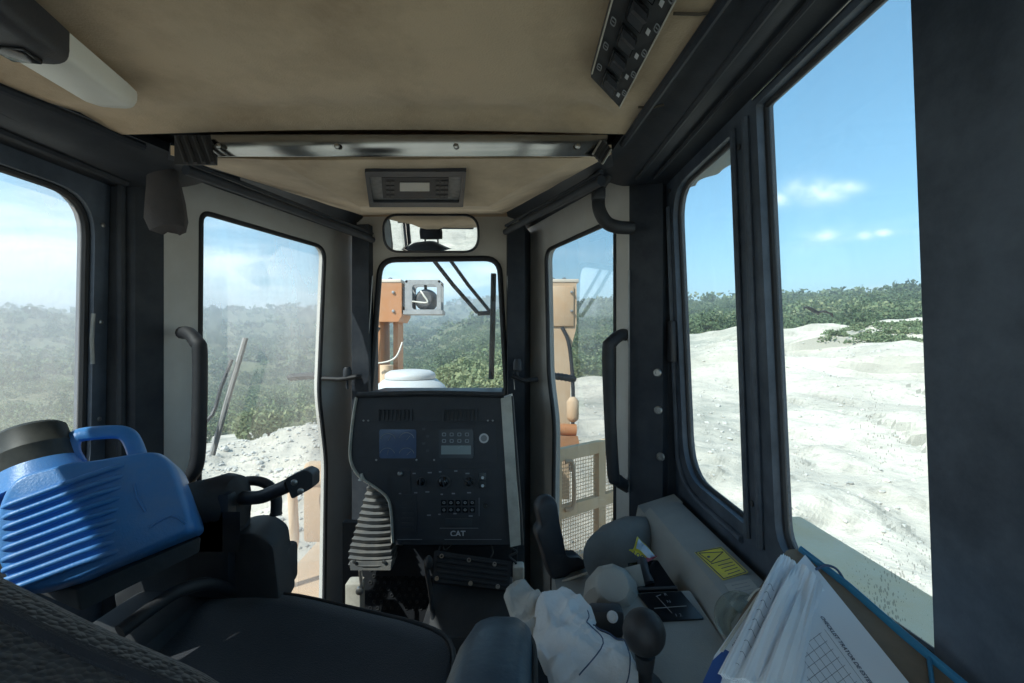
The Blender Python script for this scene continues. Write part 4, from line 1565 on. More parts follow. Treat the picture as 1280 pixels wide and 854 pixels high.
for j, y0 in enumerate((541, 549)):
    for k in range(4):
        sb = MB()
        x0 = 553 + k * 9.5
        lo_ = roundpoly([DP.at(*p, 0.008) for p in rect(x0, y0, x0 + 5, y0 + 4.5)], 0.003, 2)
        c_ = sum(lo_, Vector()) / len(lo_)
        sb.ring(lo_, [c_ + (p - c_) * 0.6 for p in lo_], DP.n * 0.0008)
        part('symbol', sb, M['greyprint'], wa)
# small print between the displays
for k in range(4):
    sb = MB()
    slab(sb, DP, rect(528 + (k % 2) * 5, 535 + k * 9, 532 + (k % 2) * 5, 538 + k * 9), 0.005, 0.0008, 0.0006)
    part('mark', sb, M['faintprint'], dash)
for px, py in ((471, 575), (521, 575), (543, 575), (455, 526), (461, 526), (610, 526), (616, 526)):
    sb = MB()
    sb.lathe([(0.0035, 0), (0.0035, 0.0015), (0.002, 0.0025)], DP.at(px, py, 0.004), DP.n, seg=8)
    part('screw', sb, M['steel'], dash)
for k in range(18):
    sb = MB()
    mx_, my_ = (497 + (k % 6) * 17 + (k * 7) % 5, (588, 614, 641)[k // 6] + (k * 3) % 4)
    slab(sb, DP, rect(mx_, my_, mx_ + 3 + (k % 3), my_ + 1.6), 0.0045, 0.0006, 0.0003)
    part('printed_mark', sb, M['greyprint'], dash)
# round badge
sb = MB()
sb.lathe([(0.016, 0), (0.016, 0.002), (0.0125, 0.002), (0.0125, 0.0012)], DP.at(605, 548, 0.004), DP.n, seg=20)
bd = part('round_badge', sb, M['white'], dash)
sb = MB()
sb.lathe([(0.0105, 0.001), (0.0105, 0.0018)], DP.at(605, 548, 0.0045), DP.n, seg=16)
part('badge_centre', sb, M['greyprint'], bd)
# knobs, rockers, keypad
for px, r_ in ((527, .017), (555, .022), (587, .019)):
    sb = MB()
    sb.lathe([(r_, 0), (r_, 0.002), (r_ * .94, 0.003), (r_ * .94, 0.001)], DP.at(px, 602, 0.004), DP.n, seg=24)
    dial = part('dial_ring', sb, M['faintprint'], dash)
    sb = MB()
    sb.lathe([(r_ * .72, 0), (r_ * .68, 0.014), (r_ * .5, 0.017), (0.001, 0.017)], DP.at(px, 602, 0.004), DP.n, seg=18)
    k_ = part('knob', sb, M['gloss'], dial)
    sb = MB()
    tw = R(random.uniform(-50, 50))
    rot = Matrix.Rotation(tw, 3, 'Y')
    sb.box(DP.at(px, 602, 0.021), (0.006, 0.010, r_ * 1.35), rot=rot, bev=0.0015, seg=1)
    part('grip_bar', sb, M['plastic'], k_)
sb = MB()
slab(sb, DP, rect(489, 588, 514, 616), 0.003, 0.004, 0.004)
tg = part('toggle_plate', sb, M['plastic'], dash)
sb = MB()
sb.lathe([(0.008, 0), (0.008, 0.008), (0.005, 0.011)], DP.at(501, 600 - 8, 0.006), DP.n, seg=12)
part('toggle', sb, M['steel'], tg)
for y0 in (591, 601):
    sb = MB()
    slab(sb, DP, rect(599, y0, 608, y0 + 9), 0.003, 0.006, 0.002)
    rk = part('rocker', sb, M['gloss'], dash)
    sb = MB()
    sb.lathe([(0.005, 0), (0.005, 0.0012)], DP.at(603.5, y0 + 6, 0.009), DP.n, seg=12)
    part('symbol', sb, M['white'], rk)
sb = MB()
slab(sb, DP, rect(500, 618, 521, 668), 0.003, 0.003, 0.003)
fb = part('fuse_plate', sb, M['plastic'], dash)
for k in range(7):
    sb = MB()
    slab(sb, DP, rect(503, 621 + k * 6.4, 517, 625 + k * 6.4), 0.006, 0.002, 0.001)
    part('fuse_row', sb, M['darkgrey'], fb)
for j in range(2):
    for k in range(5):
        sb = MB()
        x0, y0 = 552 + k * 8.8, 625 + j * 9
        slab(sb, DP, rect(x0, y0, x0 + 6.5, y0 + 6.5), 0.004, 0.0025, 0.001)
        kk = part('key', sb, M['gloss'], dash)
        sb = MB()
        lo_ = roundpoly([DP.at(*p, 0.0066) for p in rect(x0 + 1.6, y0 + 1.6, x0 + 4.9, y0 + 4.6)], 0.002, 2)
        c_ = sum(lo_, Vector()) / len(lo_)
        sb.ring(lo_, [c_ + (p - c_) * 0.55 for p in lo_], DP.n * 0.0006)
        part('symbol', sb, M['greyprint'], kk)
sb = MB()
slab(sb, DP, rect(557, 648, 590, 657), 0.004, 0.0015, 0.001)
part('lower_lcd', sb, pmat('grey_lcd', (0.045, 0.055, 0.065), rough=0.3), dash)
for a, b in (((550, 660), (598, 660)), ((497, 674), (528, 674)), ((556, 674), (627, 674)), ((599, 622), (599, 645))):
    sb = MB()
    sb.tube([DP.at(*a, 0.0045), DP.at(*b, 0.0045)], 0.0008, seg=5)
    part('panel_line', sb, M['greyprint'], dash)
sb = MB()
sb.lathe([(0.008, 0), (0.008, 0.004), (0.0045, 0.004), (0.004, 0.001)], DP.at(607, 632, 0.004), DP.n, seg=14)
part('socket', sb, M['gloss'], dash)
ud = DP.at(600, 667) - DP.at(540, 667)
text_part('maker_logo', 'CAT', 0.0245, DP.at(572.5, 667, 0.0048), ud, (0, 0, 1), M['white'], dash, bold=0.0007)

# pleated bellows at the lower left of the console
t = thing('pleated_bellows', 'grey pleated bellows below the left corner of the dashboard', 'bellows', P(462, 712, 1.44))
mb = MB()
loops = []
NP = 13
for k in range(NP * 2 + 1):
    f = k / (NP * 2)
    y_ = 606 + f * 104
    wl_, wr_ = 459 - 24 * min(1, f * 1.25), 486 + 3 * f
    d_ = 1.50 - 0.06 * f
    o_ = 0.012 if k % 2 else -0.004
    sh = 0.0 if k % 2 else 2.2
    a, b = P(wl_ + sh, y_, d_ - o_), P(wr_ - sh * .3, y_, d_ - o_)
    loops.append([a, a * .67 + b * .33 + Vector((0, -.010, 0)), a * .33 + b * .67 + Vector((0, -.010, 0)), b, b + Vector((0, .20, 0)), a + Vector((0, .20, 0))])
mb.loft(loops)
part('pleats', mb, M['bellows'], t, sharp=20)
mb = MB()
q = [P(437, 703, 1.425), P(489, 702, 1.425), P(488, 713, 1.425), P(438, 713, 1.425)]
mb.loft([q, [p + Vector((0, 0.05, 0)) for p in q]])
bf = part('bottom_flange', mb, M['bellows'], t)
for px, py in ((443, 702), (480, 702)):
    mb = MB()
    mb.lathe([(0.006, 0), (0.006, 0.003), (0.003, 0.004)], P(px, py, 1.422), (0, -1, 0), seg=10)
    part('rivet', mb, M['steel'], bf)
mb = MB()
mb.lathe([(0.004, 0.0), (0.006, 0.010), (0.010, 0.018), (0.012, 0.02)], P(452, 592, 1.46), (0.05, 0, -1), seg=12)
part('top_cone', mb, M['cream'], t)

# lower front: cream post, perforated grille, ribbed foot pedal with lever
t = thing('post_bracket', 'short cream post with a bolt under the pleated bellows', 'bracket', P(446, 800, 1.45))
mb = MB()
mb.box(P(444, 775, 1.46) + Vector((0, 0, -0.05)), (0.05, 0.05, 0.36), bev=0.006)
part('post', mb, M['cream'], t)
mb = MB()
mb.tube([P(450, 713, 1.42), P(452, 730, 1.42)], 0.006, seg=8)
mb.lathe([(0.012, 0), (0.012, 0.012), (0.006, 0.016)], P(450, 737, 1.425), (0.2, -1, 0), seg=12)
part('bolt', mb, M['steel'], t)
GP = Plane(P(490, 740, 1.56), (0, -1, 0.12))
mb = MB()
slab(mb, GP, [(448, 690), (545, 690), (545, 830), (448, 830)], 0.0, -0.04, 0.004)
gr = solo('speaker_grille', mb, M['matblack'], 'black perforated panel on the lower front wall, left of the pedal', 'grille')
pdot = MB()
for j in range(9):
    for i in range(9):
        pdot.lathe([(0.007, 0.0), (0.0062, 0.003), (0.0045, 0.003), (0.004, 0.0)], GP.at(463 + i * 9 + (j % 2) * 4.5, 696 + j * 8, 0.0003), GP.n, seg=7)
part('perforation', pdot, M['darkgrey'], gr, kind='stuff')
t = thing('foot_pedal', 'wide black foot pedal with rubber ribs and bolts on the floor under the dashboard', 'pedal', P(590, 790, 1.38))
PP = three(P(545, 690, 1.40), P(640, 704, 1.40), P(585, 740, 1.33))
mb = MB()
slab(mb, PP, [(543, 688), (640, 702), (636, 738), (541, 727)], 0.0, -0.02, 0.006)
pd = part('pedal_plate', mb, M['rubber'], t)
for k in range(5):
    mb = MB()
    y0 = 695 + k * 6.6
    mb.tube([PP.at(546, y0, 0.001), PP.at(634, y0 + 11.5, 0.001)], 0.0042, seg=8)
    part('rib', mb, M['rubber'], pd)
for px, py in ((552, 696), (586, 701), (618, 706), (546, 724), (588, 730), (622, 734)):
    mb = MB()
    mb.lathe([(0.0065, 0), (0.0065, 0.004), (0.004, 0.004), (0.0035, 0.001)], PP.at(px, py, 0.003), PP.n, seg=12)
    part('bolt', mb, M['steel'], pd)
mb = MB()
q = [P(541, 728, 1.40), P(640, 738, 1.40), P(660, 800, 1.30), P(535, 800, 1.30)]
mb.loft([q, [p + Vector((0, 0.12, -0.02)) for p in q]])
mb.box(P(590, 830, 1.40), (0.30, 0.20, 0.30), bev=0.01)
part('pedal_base', mb, M['darkgrey'], t)
mb = MB()
mb.tube(smooth_path([P(*q) for q in ((534, 698, 1.36), (533, 706, 1.36), (535, 722, 1.36), (539, 745, 1.35), (541, 775, 1.34))], 5), 0.0075, seg=10)
mb.sphere(P(536, 703, 1.36), 0.016, 12, 8, (0.8, 0.8, 1.3))
part('side_lever', mb, M['darkgrey'], t)
for pts_, r_ in ((((548, 690, 1.42), (553, 680, 1.43), (556, 688, 1.42), (566, 678, 1.45)), 0.003), (((612, 678, 1.45), (616, 690, 1.42), (613, 697, 1.41)), 0.003),
                 (((636, 684, 1.43), (646, 690, 1.42), (637, 696, 1.41), (645, 704, 1.40), (641, 712, 1.40)), 0.004)):
    mb = MB()
    mb.tube(smooth_path([P(*q) for q in pts_], 5), r_, seg=6)
    part('cable', mb, M['rubber'], t)
mb = MB()
mb.box(P(648, 745, 1.40), (0.035, 0.04, 0.20), bev=0.006)
solo('cream_stanchion', mb, M['cream'], 'narrow cream upright just right of the foot pedal behind the white cloth', 'bracket')

# ------------------------------------------------------------------ operator seat
seat = thing('operator_seat', 'black cloth operator seat with knitted backrest cover in the lower left', 'seat', (-0.42, 0.5, -1.25))


def cushion_loop(s, z):
    pts = [(-0.76, 0.28), (-0.79, 0.60), (-0.77, 0.80), (-0.66, 0.885), (-0.46, 0.902), (-0.30, 0.875), (-0.17, 0.83), (-0.085, 0.775), (-0.07, 0.62), (-0.08, 0.28)]
    c_ = Vector((-0.43, 0.58, 0))
    lp_ = roundpoly([c_ + (Vector((x_, y_, 0)) - c_) * s for x_, y_ in pts], 0.10, 4)
    return [Vector((p.x, p.y, z + 0.022 * noise.noise(Vector((p.x * 3, p.y * 3, 1.0))))) for p in lp_]


mb = MB()
mb.loft([cushion_loop(0.90, -0.66), cushion_loop(0.985, -0.645), cushion_loop(1.0, -0.60), cushion_loop(0.995, -0.545), cushion_loop(0.975, -0.52), cushion_loop(0.93, -0.507), cushion_loop(0.82, -0.505), cushion_loop(0.6, -0.515), cushion_loop(0.3, -0.52), cushion_loop(0.05, -0.52)])
part('seat_cushion', mb, M['cushion'], seat, sharp=80)
mb = MB()
mb.tube(cushion_loop(0.962, -0.512), 0.004, seg=8, closed=True)
part('piping', mb, M['rubber'], seat)
bx_ = [(-0.84, -0.62), (-0.85, -0.2), (-0.74, -0.01), (-0.55, 0.03), (-0.43, -0.085), (-0.345, -0.138), (-0.29, -0.167), (-0.236, -0.198), (-0.178, -0.232), (-0.125, -0.30), (-0.11, -0.62)]


def back_loop(s, y_):
    c_ = Vector((-0.47, 0, -0.33))
    lp_ = roundpoly([c_ + (Vector((x_, 0, z_)) - c_) * s for x_, z_ in bx_], 0.05, 4)
    return [Vector((p.x, y_ - 0.14 * (p.z + 0.4) + 0.006 * noise.noise(p * 7), p.z + 0.004 * noise.noise(p * 12))) for p in lp_]


mb = MB()
mb.loft([back_loop(0.4, 0.13), back_loop(0.90, 0.135), back_loop(0.975, 0.16), back_loop(1.0, 0.21), back_loop(1.005, 0.26), back_loop(1.0, 0.295), back_loop(0.98, 0.318), back_loop(0.93, 0.332), back_loop(0.7, 0.33), back_loop(0.3, 0.325)])
part('backrest', mb, M['knit'], seat, label='coarse dark knitted backrest cover', sharp=80)
mb = MB()
mb.tube([p + Vector((0, -0.0, 0)) for p in back_loop(1.002, 0.298)], 0.0045, seg=8, closed=True)
part('piping', mb, M['cushion'], seat)
mb = MB()
mb.loft([[Vector((-0.56 + math.copysign(abs(math.cos(a)) ** .5, math.cos(a)) * .13 * s_, 0.12 + math.sin(a) * .05 * s_, z_)) for a in [2 * math.pi * k / 20 for k in range(20)]] for s_, z_ in ((.6, .045), (.92, .06), (1.0, .11), (1.0, .18), (.9, .225), (.6, .245))])
mb.tube([(-0.62, 0.13, -0.02), (-0.62, 0.12, 0.08)], 0.008, seg=8)
mb.tube([(-0.50, 0.13, -0.02), (-0.50, 0.12, 0.08)], 0.008, seg=8)
part('headrest', mb, M['cushion'], seat)
mb = MB()
mb.box((-0.42, 0.55, -0.80), (0.44, 0.46, 0.26), bev=0.02)
mb.box((-0.42, 0.55, -1.09), (0.56, 0.56, 0.33), bev=0.02)
part('pedestal', mb, M['plastic'], seat)
mb = MB()
loops = []
for y_, hw, zt, hh, xc in ((0.20, .046, -.333, .06, -.034), (0.34, .050, -.330, .065, -.030), (0.46, .050, -.332, .066, -.024), (0.52, .048, -.337, .064, -.019), (0.56, .042, -.345, .058, -.014), (0.585, .030, -.358, .045, -.011), (0.598, .012, -.375, .022, -.010)):
    loops.append([Vector((xc + math.copysign(abs(math.cos(a)) ** .62, math.cos(a)) * hw, y_ + 0.004 * noise.noise(Vector((a, y_ * 9, 0))), zt - hh + math.copysign(abs(math.sin(a)) ** .62, math.sin(a)) * hh + 0.003 * noise.noise(Vector((a * 2, y_ * 16, 3))))) for a in [2 * math.pi * k / 28 for k in range(28)]])
mb.loft(loops)
ar = part('right_armrest', mb, M['vinyl'], seat, label='worn blue-black vinyl armrest pad', sharp=70)
mb = MB()
mb.tube(smooth_path([(0.013, 0.22, -0.352), (0.019, 0.34, -0.350), (0.024, 0.46, -0.352), (0.026, 0.52, -0.358), (0.022, 0.56, -0.368), (0.010, 0.585, -0.378)], 4), 0.003, seg=6)
part('seam', mb, M['rubber'], ar)
mb = MB()
mb.box((-0.02, 0.36, -0.52), (0.05, 0.10, 0.18), bev=0.01)
mb.box((-0.06, 0.40, -0.60), (0.12, 0.08, 0.03), bev=0.008)
part('armrest_bracket', mb, M['darkgrey'], seat)

# ------------------------------------------------------------------ left control stand with twin levers
cs = thing('left_control_stand', 'dark grey control stand with a two-lever steering handle left of the seat', 'control stand', (-0.66, 0.78, -1.25))
mb = MB()
q = [P(*p, 0.86) for p in ((140, 742), (232, 690), (300, 668), (322, 668), (342, 682), (352, 770), (150, 790))]
mb.pillow(roundpoly(q, 0.012, 3), Vector((-0.02, 0.10, 0)), bev=0.008, inset=0.97)
mb.box((-0.655, 0.70, -0.58), (0.15, 0.36, 0.20), bev=0.02)  # box under the tray, enlarged to block stray sun on the seat
part('side_cover', mb, M['darkgrey'], cs)
mb = MB()
mb.box(P(338, 712, 0.93), (0.075, 0.10, 0.085), bev=0.012)
part('end_box', mb, M['darkgrey'], cs)
mb = MB()
mb.box((-0.66, 0.72, -0.93), (0.16, 0.40, 0.64), bev=0.02)
mb.box(P(275, 672, 0.88), (0.085, 0.08, 0.20), bev=0.012)
part('stand', mb, M['plastic'], cs)
mb = MB()
loops = []
for px, py, w, h, d_ in ((226, 618, 8, 10, .80), (236, 614, 22, 22, .82), (262, 612, 30, 26, .86), (282, 612, 31, 32, .88), (296, 618, 26, 36, .88), (304, 622, 14, 24, .88)):
    c_ = P(px, py + 12, d_)
    loops.append([c_ + Vector((0.1 * math.cos(a) * h * d_ / F, math.cos(a) * w * d_ / F, math.sin(a) * h * d_ / F)) for a in [2 * math.pi * k / 18 for k in range(18)]])
mb.loft(loops)
mb.loft([[P(px, py, d_) for px, py in ((238, 690), (300, 690), (300, 640), (240, 640))] for d_ in (0.84, 0.92)])
part('lever_hub', mb, M['rubber'], cs)
mb = MB()
mb.tube(smooth_path([P(*p) for p in ((296, 622, .88), (322, 622, .87), (340, 616, .86), (362, 606, .85))], 5), 0.0135, seg=12, ry=0.013)
lv = part('handle_bar', mb, M['plastic'], cs)
mb = MB()
hp = Plane(P(372, 606, 0.84), (0.15, -1, 0.1))
mb.pillow(roundpoly([hp.at(*p) for p in ((355, 599), (380, 587), (391, 592), (391, 610), (364, 625))], 0.006, 4), -hp.n * 0.05, bev=0.005, inset=0.95)
hg = part('handle_head', mb, M['plastic'], cs)
for px, py in ((368, 603), (376, 614)):
    mb = MB()
    mb.lathe([(0.006, -0.001), (0.006, 0.002), (0.004, 0.003)], hp.at(px, py, 0.0), hp.n, seg=12)
    part('screw', mb, M['steel'], hg)
mb = MB()
mb.tube(smooth_path([P(*p) for p in ((292, 604, .93), (318, 601, .93), (336, 607, .93), (345, 622, .93), (345, 643, .93))], 5), [0.010] * 15 + [0.011] * 5 + [0.0125], seg=12)
part('second_lever', mb, M['plastic'], cs)
mb = MB()       # tray the jug stands on
tp = [P(60, 752, .68), P(120, 732, .68), P(252, 670, .78), P(254, 680, .80), P(125, 748, .70)]
TRN = Vector((0.30, -0.85, 0.42)).normalized()
mb.pillow(roundpoly([P(95, 738, .66), P(252, 671, .80), P(250, 690, .80), P(100, 765, .66)], 0.004, 3), Vector((-0.19, 0.06, 0.02)), bev=0.004, inset=0.98)
part('tray', mb, M['darkgrey'], cs)
mb = MB()
mb.tube(smooth_path([P(*p) for p in ((150, 790, .66), (190, 760, .70), (225, 738, .74), (262, 730, .80), (290, 740, .86))], 5), 0.011, seg=10)
part('hose', mb, M['rubber'], cs)

# ------------------------------------------------------------------ blue jug
jug = thing('blue_jug', 'blue ribbed plastic jug with black screw cap and carry handle beside the seat', 'jug', P(170, 700, 0.72))
JP = Plane(P(170, 640, 0.70), (0.42, -0.78, 0.36))
jo = [(9, 596), (88, 575), (112, 574), (178, 563), (198, 563), (216, 577), (228, 606), (246, 664), (118, 719), (98, 729), (20, 752), (-14, 700), (-12, 640)]
lp = roundpoly([JP.at(*p) for p in jo], [.02, .008, .01, .02, .02, .02, .03, .014, .02, .02, .03, .04, .03], 5)
mb = MB()
mb.pillow(lp, -JP.n * 0.15, bev=0.028, inset=0.90, steps=5)
for k in range(9):
    y0 = 634 + k * 13.2
    x1 = 158 - 2 * k if k < 8 else 150
    pth = [JP.at(4, y0, -0.004), JP.at(16, y0 - 4, 0.001), JP.at(60, y0 - 20, 0.0025), JP.at(100, y0 - 35, 0.0025), JP.at(x1 - 18, y0 - 35 - (x1 - 118) * .34, 0.001), JP.at(x1, y0 - 35 - (x1 - 100) * .34, -0.005)]
    mb.tube(smooth_path(pth, 4), 0.0044, seg=8)
mb.tube(smooth_path([JP.at(*p, 0.0) for p in ((168, 605), (172, 622), (182, 640))], 4), 0.002, seg=6)
mb.tube(smooth_path([JP.at(*p, 0.0) for p in ((186, 660), (214, 645), (232, 655))], 4), 0.002, seg=6)
part('body', mb, M['blue'], jug, sharp=60)
JM = Plane(JP.p - JP.n * 0.075, JP.n)
mb = MB()
mb.tube(smooth_path([JM.at(*p) for p in ((98, 582), (90, 568), (90, 553), (100, 544), (140, 540), (158, 543), (167, 555), (174, 575))], 5), 0.0105, seg=12, ry=0.015)
part('handle', mb, M['blue'], jug)
mb = MB()
ca, cb = JM.at(51, 587), JM.at(38, 538)
axis = (cb - ca)
Lc = axis.length
mb.lathe([(0.045, 0), (0.047, 0.006), (0.046, Lc * .42), (0.047, Lc * .45), (0.047, Lc * .47), (0.0455, Lc * .5), (0.043, Lc * .93), (0.038, Lc), (0.02, Lc * 1.01)], ca + axis * 0.02, axis, seg=28)
cp = part('cap', mb, M['cap'], jug)
mb = MB()
mb.lathe([(0.060, -0.03), (0.048, 0.006)], ca, axis, seg=24)
part('neck', mb, M['blue'], jug)

# ------------------------------------------------------------------ right side console
rc = thing('right_side_console', 'grey moulded side console along the right door with a shift pattern plate', 'console', (0.22, 0.7, -1.25))
mb = MB()
prof = [(0.425, -0.405), (0.432, -0.47), (0.44, -1.25), (0.10, -1.25), (0.10, -0.56), (0.295, -0.545), (0.318, -0.505), (0.336, -0.432), (0.348, -0.418), (0.40, -0.404)]


def side_sec(y_, k=1.0):
    return [Vector((x_, y_, z_)) for x_, z_ in prof]


mb.loft([side_sec(0.22), side_sec(0.6), side_sec(1.13)])
mb.loft([[Vector((x_, y_, z_)) for x_, z_ in ((0.335, -0.435), (0.43, -0.405), (0.43, -0.60), (0.30, -0.60))] for y_ in (1.128, 1.19)])
part('side_cover', mb, M['ledge'], rc, sharp=30)
LG = three((0.348, 0.5, -0.418), (0.40, 0.5, -0.404), (0.348, 1.0, -0.418))
mb = MB()
slab(mb, LG, [(868, 691), (902, 684), (936, 716), (904, 726)], 0.0006, 0.0005, 0.002)
st_ = part('warning_sticker', mb, M['yellow'], rc, label='yellow warning sticker with a black triangle')


def outline_part(name, pl, pts, off, w, m, parent, closed=True):
    m3 = MB()
    m3.tube([pl.at(x_, y_, off) for x_, y_ in pts], w, seg=4, closed=closed, cap=not closed)
    return part(name, m3, m, parent)


outline_part('border', LG, [(870, 691.5), (901.5, 685.5), (933, 716), (905, 724.5)], 0.0013, 0.0011, M['ink'], st_)
outline_part('triangle', LG, [(874, 692.5), (904, 691), (889, 704)], 0.0013, 0.0012, M['ink'], st_)
outline_part('divider', LG, [(889, 706), (913, 699)], 0.0013, 0.0009, M['ink'], st_, False)
for k in range(4):
    outline_part('text_line', LG, [(898 + k * 4, 708 + k * 3.6), (916 + k * 3, 703.5 + k * 3.4)], 0.0012, 0.0008, M['ink'], st_, False)
mb = MB()
mb.lathe([(0.003, 0), (0.003, 0.0006)], LG.at(886, 697, 0.0011), LG.n, seg=8)
part('symbol', mb, M['ink'], st_)
mb = MB()
slab(mb, LG, [(905, 731), (938, 724), (950, 738), (918, 748)], 0.0006, 0.0005, 0.002)
ws = part('pale_sticker', mb, M['ledge2'], rc, label='pale worn sticker below the yellow one')
for k in range(3):
    outline_part('text_line', LG, [(915 + k * 4, 733 + k * 4), (934 + k * 4, 729 + k * 4)], 0.0012, 0.0006, M['greyprint'], ws, False)
# shift pattern plate and lever gate on the lower shelf
SH = Plane((0.2, 0.7, -0.545), (-0.08, 0.0, 1))
mb = MB()
q = [P(797, 742, .80), P(851, 739, .80), P(880, 773, .735), P(824, 776, .735)]
SHP = three(q[0], q[1], q[2])
slab(mb, SHP, [(797, 742), (851, 739), (880, 773), (824, 776)], 0.0, -0.003, 0.002)
shb = MB()
slab(shb, SHP, [(770, 741), (862, 736), (905, 800), (935, 900), (780, 900), (790, 800)], -0.0035, -0.05, 0.004)
part('shelf', shb, M['ledge'], rc)
pl_ = part('shift_plate', mb, M['gloss'], rc, label='black plate with white shift pattern')
for a, b in (((821, 746), (840, 767)), ((818, 761), (858, 758)), ((820, 746), (826, 744))):
    outline_part('pattern_line', SHP, [a, b], 0.0008, 0.0006, M['greyprint'], pl_, False)
for c_, s_ in (((832, 744), 'R'), ((836, 753), 'N'), ((848, 770), '1 2')):
    text_part('pattern_text', s_, 0.009, SHP.at(*c_, 0.0008), SHP.at(850, 757) - SHP.at(820, 759), SHP.at(821, 746) - SHP.at(840, 767), M['greyprint'], pl_)
mb = MB()
q = [P(784, 704, .90), P(822, 700, .90), P(848, 738, .81), P(800, 741, .81)]
GT = three(q[0], q[1], q[2])
slab(mb, GT, [(784, 704), (822, 700), (848, 738), (800, 741)], 0.0, -0.06, 0.004)
gt = part('lever_gate', mb, M['gloss'], rc)
mb = MB()
mb.tube([GT.at(803, 704, 0.004), GT.at(806, 722, 0.008), GT.at(812, 730, 0.0)], 0.010, seg=10)
mb.tube([GT.at(796, 738, 0.002), GT.at(846, 736, 0.002)], 0.003, seg=6)
part('gate_lever', mb, M['plastic'], gt)
# grey bosses in front of the gate
mb = MB()
bc = P(766, 735, 0.80)
bax = Vector((-0.15, -0.75, 0.62)).normalized()
mb.lathe([(0.056, -0.09), (0.050, -0.045), (0.047, -0.030), (0.043, -0.012), (0.034, 0.014), (0.031, 0.022), (0.027, 0.026), (0.016, 0.028), (0.004, 0.0285)], bc, bax, seg=11)
mb.loft([[P(px, py, d_) for px, py in ((738, 720), (800, 705), (815, 770), (748, 790))] for d_ in (0.83, 0.92)])
part('faceted_boss', mb, M['ledge2'], rc, sharp=28)
mb = MB()
mb.loft([[c_ + Vector((math.cos(a) * w, math.sin(a) * w * .4, math.sin(a) * h)) for a in [2 * math.pi * k / 18 for k in range(18)]] for c_, w, h in ((P(752, 700, 1.0), .02, .03), (P(754, 697, 1.0), .045, .05), (P(770, 690, 1.02), .055, .06), (P(790, 684, 1.06), .06, .065), (P(806, 680, 1.10), .05, .06))])
part('rounded_boss', mb, pmat('mid_grey_trim', (0.16, 0.165, 0.165), (0.12, 0.125, 0.125), rough=0.6, dust=(0.3, 0.29, 0.26), dust_amt=0.4, dscale=8), rc)
mb = MB()
mb.box(P(757, 775, 0.72), (0.055, 0.03, 0.045), bev=0.008)
ks = part('key_block', mb, M['plastic'], rc)
mb = MB()
mb.lathe([(0.0085, 0), (0.0085, 0.004), (0.0055, 0.005), (0.005, 0.003)], P(765, 771, 0.698), (0.1, -1, 0.5), seg=16)
part('button', mb, M['white'], ks)

# grip of the blade lever
t = thing('blade_lever_grip', 'black moulded joystick grip standing right of the dashboard', 'joystick', P(700, 790, 1.05))
mb = MB()
gp = [(671, 634), (676, 625), (688, 620), (697, 626), (699, 642), (701, 656), (706, 676), (708, 692), (713, 703), (734, 702), (737, 713), (716, 718), (708, 726), (692, 729), (684, 712), (678, 690), (671, 672), (670, 664), (676, 656), (673, 645)]
GPN = Plane(P(690, 670, 1.06), (0.2, -1, 0.1))
mb.pillow(roundpoly([GPN.at(*p) for p in gp], 0.012, 3), -GPN.n * 0.05, bev=0.018, inset=0.80, steps=4)
part('grip', mb, M['plastic'], t, sharp=60)
mb = MB()
mb.tube([P(700, 722, 1.08), P(706, 800, 1.10), P(708, 860, 1.12)], 0.014, seg=10)
mb.lathe([(0.05, 0.0), (0.045, 0.03), (0.03, 0.06), (0.035, 0.07), (0.02, 0.10)], P(707, 830, 1.10) , (0, 0, 1), seg=16)
part('stem', mb, M['rubber'], t)
mb = MB()
mb.tube([P(703, 727, 1.045), P(735, 716, 1.05)], 0.003, seg=6)
part('bright_rod', mb, M['cream'], t)

# ball-knob lever in the foreground
t = thing('ball_knob_lever', 'round black ball knob on a short lever over a rubber boot', 'lever', P(800, 900, 0.60))
kc = P(805, 790, 0.56)
mb = MB()
mb.sphere(kc, 0.0262, 24, 14, (1, 1, 1.04))
part('knob', mb, pmat('worn_knob', (0.016, 0.016, 0.019), (0.026, 0.026, 0.03), scale=30, rough=0.55, bump=0.2, bscale=300), t)
mb = MB()
mb.lathe([(0.013, 0), (0.010, 0.02)], P(806, 818, 0.565), (0, 0, -1), seg=12)
mb.tube([P(806, 812, 0.565), P(807, 860, 0.60), P(808, 900, 0.61)], 0.0085, seg=10)
part('stem', mb, M['rubber'], t)
mb = MB()
mb.lathe([(0.055, -0.06), (0.052, -0.015), (0.046, 0.0), (0.036, 0.014), (0.020, 0.022), (0.010, 0.025)], P(795, 868, 0.60), (0, 0, 1), seg=20)
part('boot', mb, M['rubber'], t)

# candy wrapper tucked in beside the lever gate
t = thing('snack_wrapper', 'crumpled yellow and blue snack wrapper tucked beside the lever gate', 'wrapper', P(800, 705, 0.93))
mb = MB()
w0, w1, w2, w3 = P(797, 671, .93), P(787, 692, .91), P(808, 702, .90), P(820, 695, .92)
mb.grid(lambda u, v: (w0 * (1 - u) + w3 * u) * (1 - v) + (w1 * (1 - u) + w2 * u) * v + Vector((0, -0.006 * math.sin(u * 9 + v * 4), 0.004 * math.sin(v * 8))), 8, 8, thick=(0, 0.002, 0))
part('foil', mb, M['yellow'], t)
mb = MB()
mb.grid(lambda u, v: (w0 * (1 - u) + w3 * u) * (1 - v * .45) + (w1 * (1 - u) + w2 * u) * (v * .45) + Vector((0, -0.009 - 0.006 * math.sin(u * 9 + v * .45 * 4), 0.004 * math.sin(v * .45 * 8))), 8, 4)
part('blue_print', mb, M['skyblue'], t)
mb = MB()
mb.grid(lambda u, v: (w0 * (1 - u) + w3 * u) * (1 - v) + (w1 * (1 - u) + w2 * u) * v + Vector((0, -0.012, 0.002)) if False else (w2 * (1 - u) + w3 * u) + (w1 - w2) * (v * .28) + Vector((0, -0.010, 0.004)), 4, 3)
part('red_print', mb, M['red'], t)
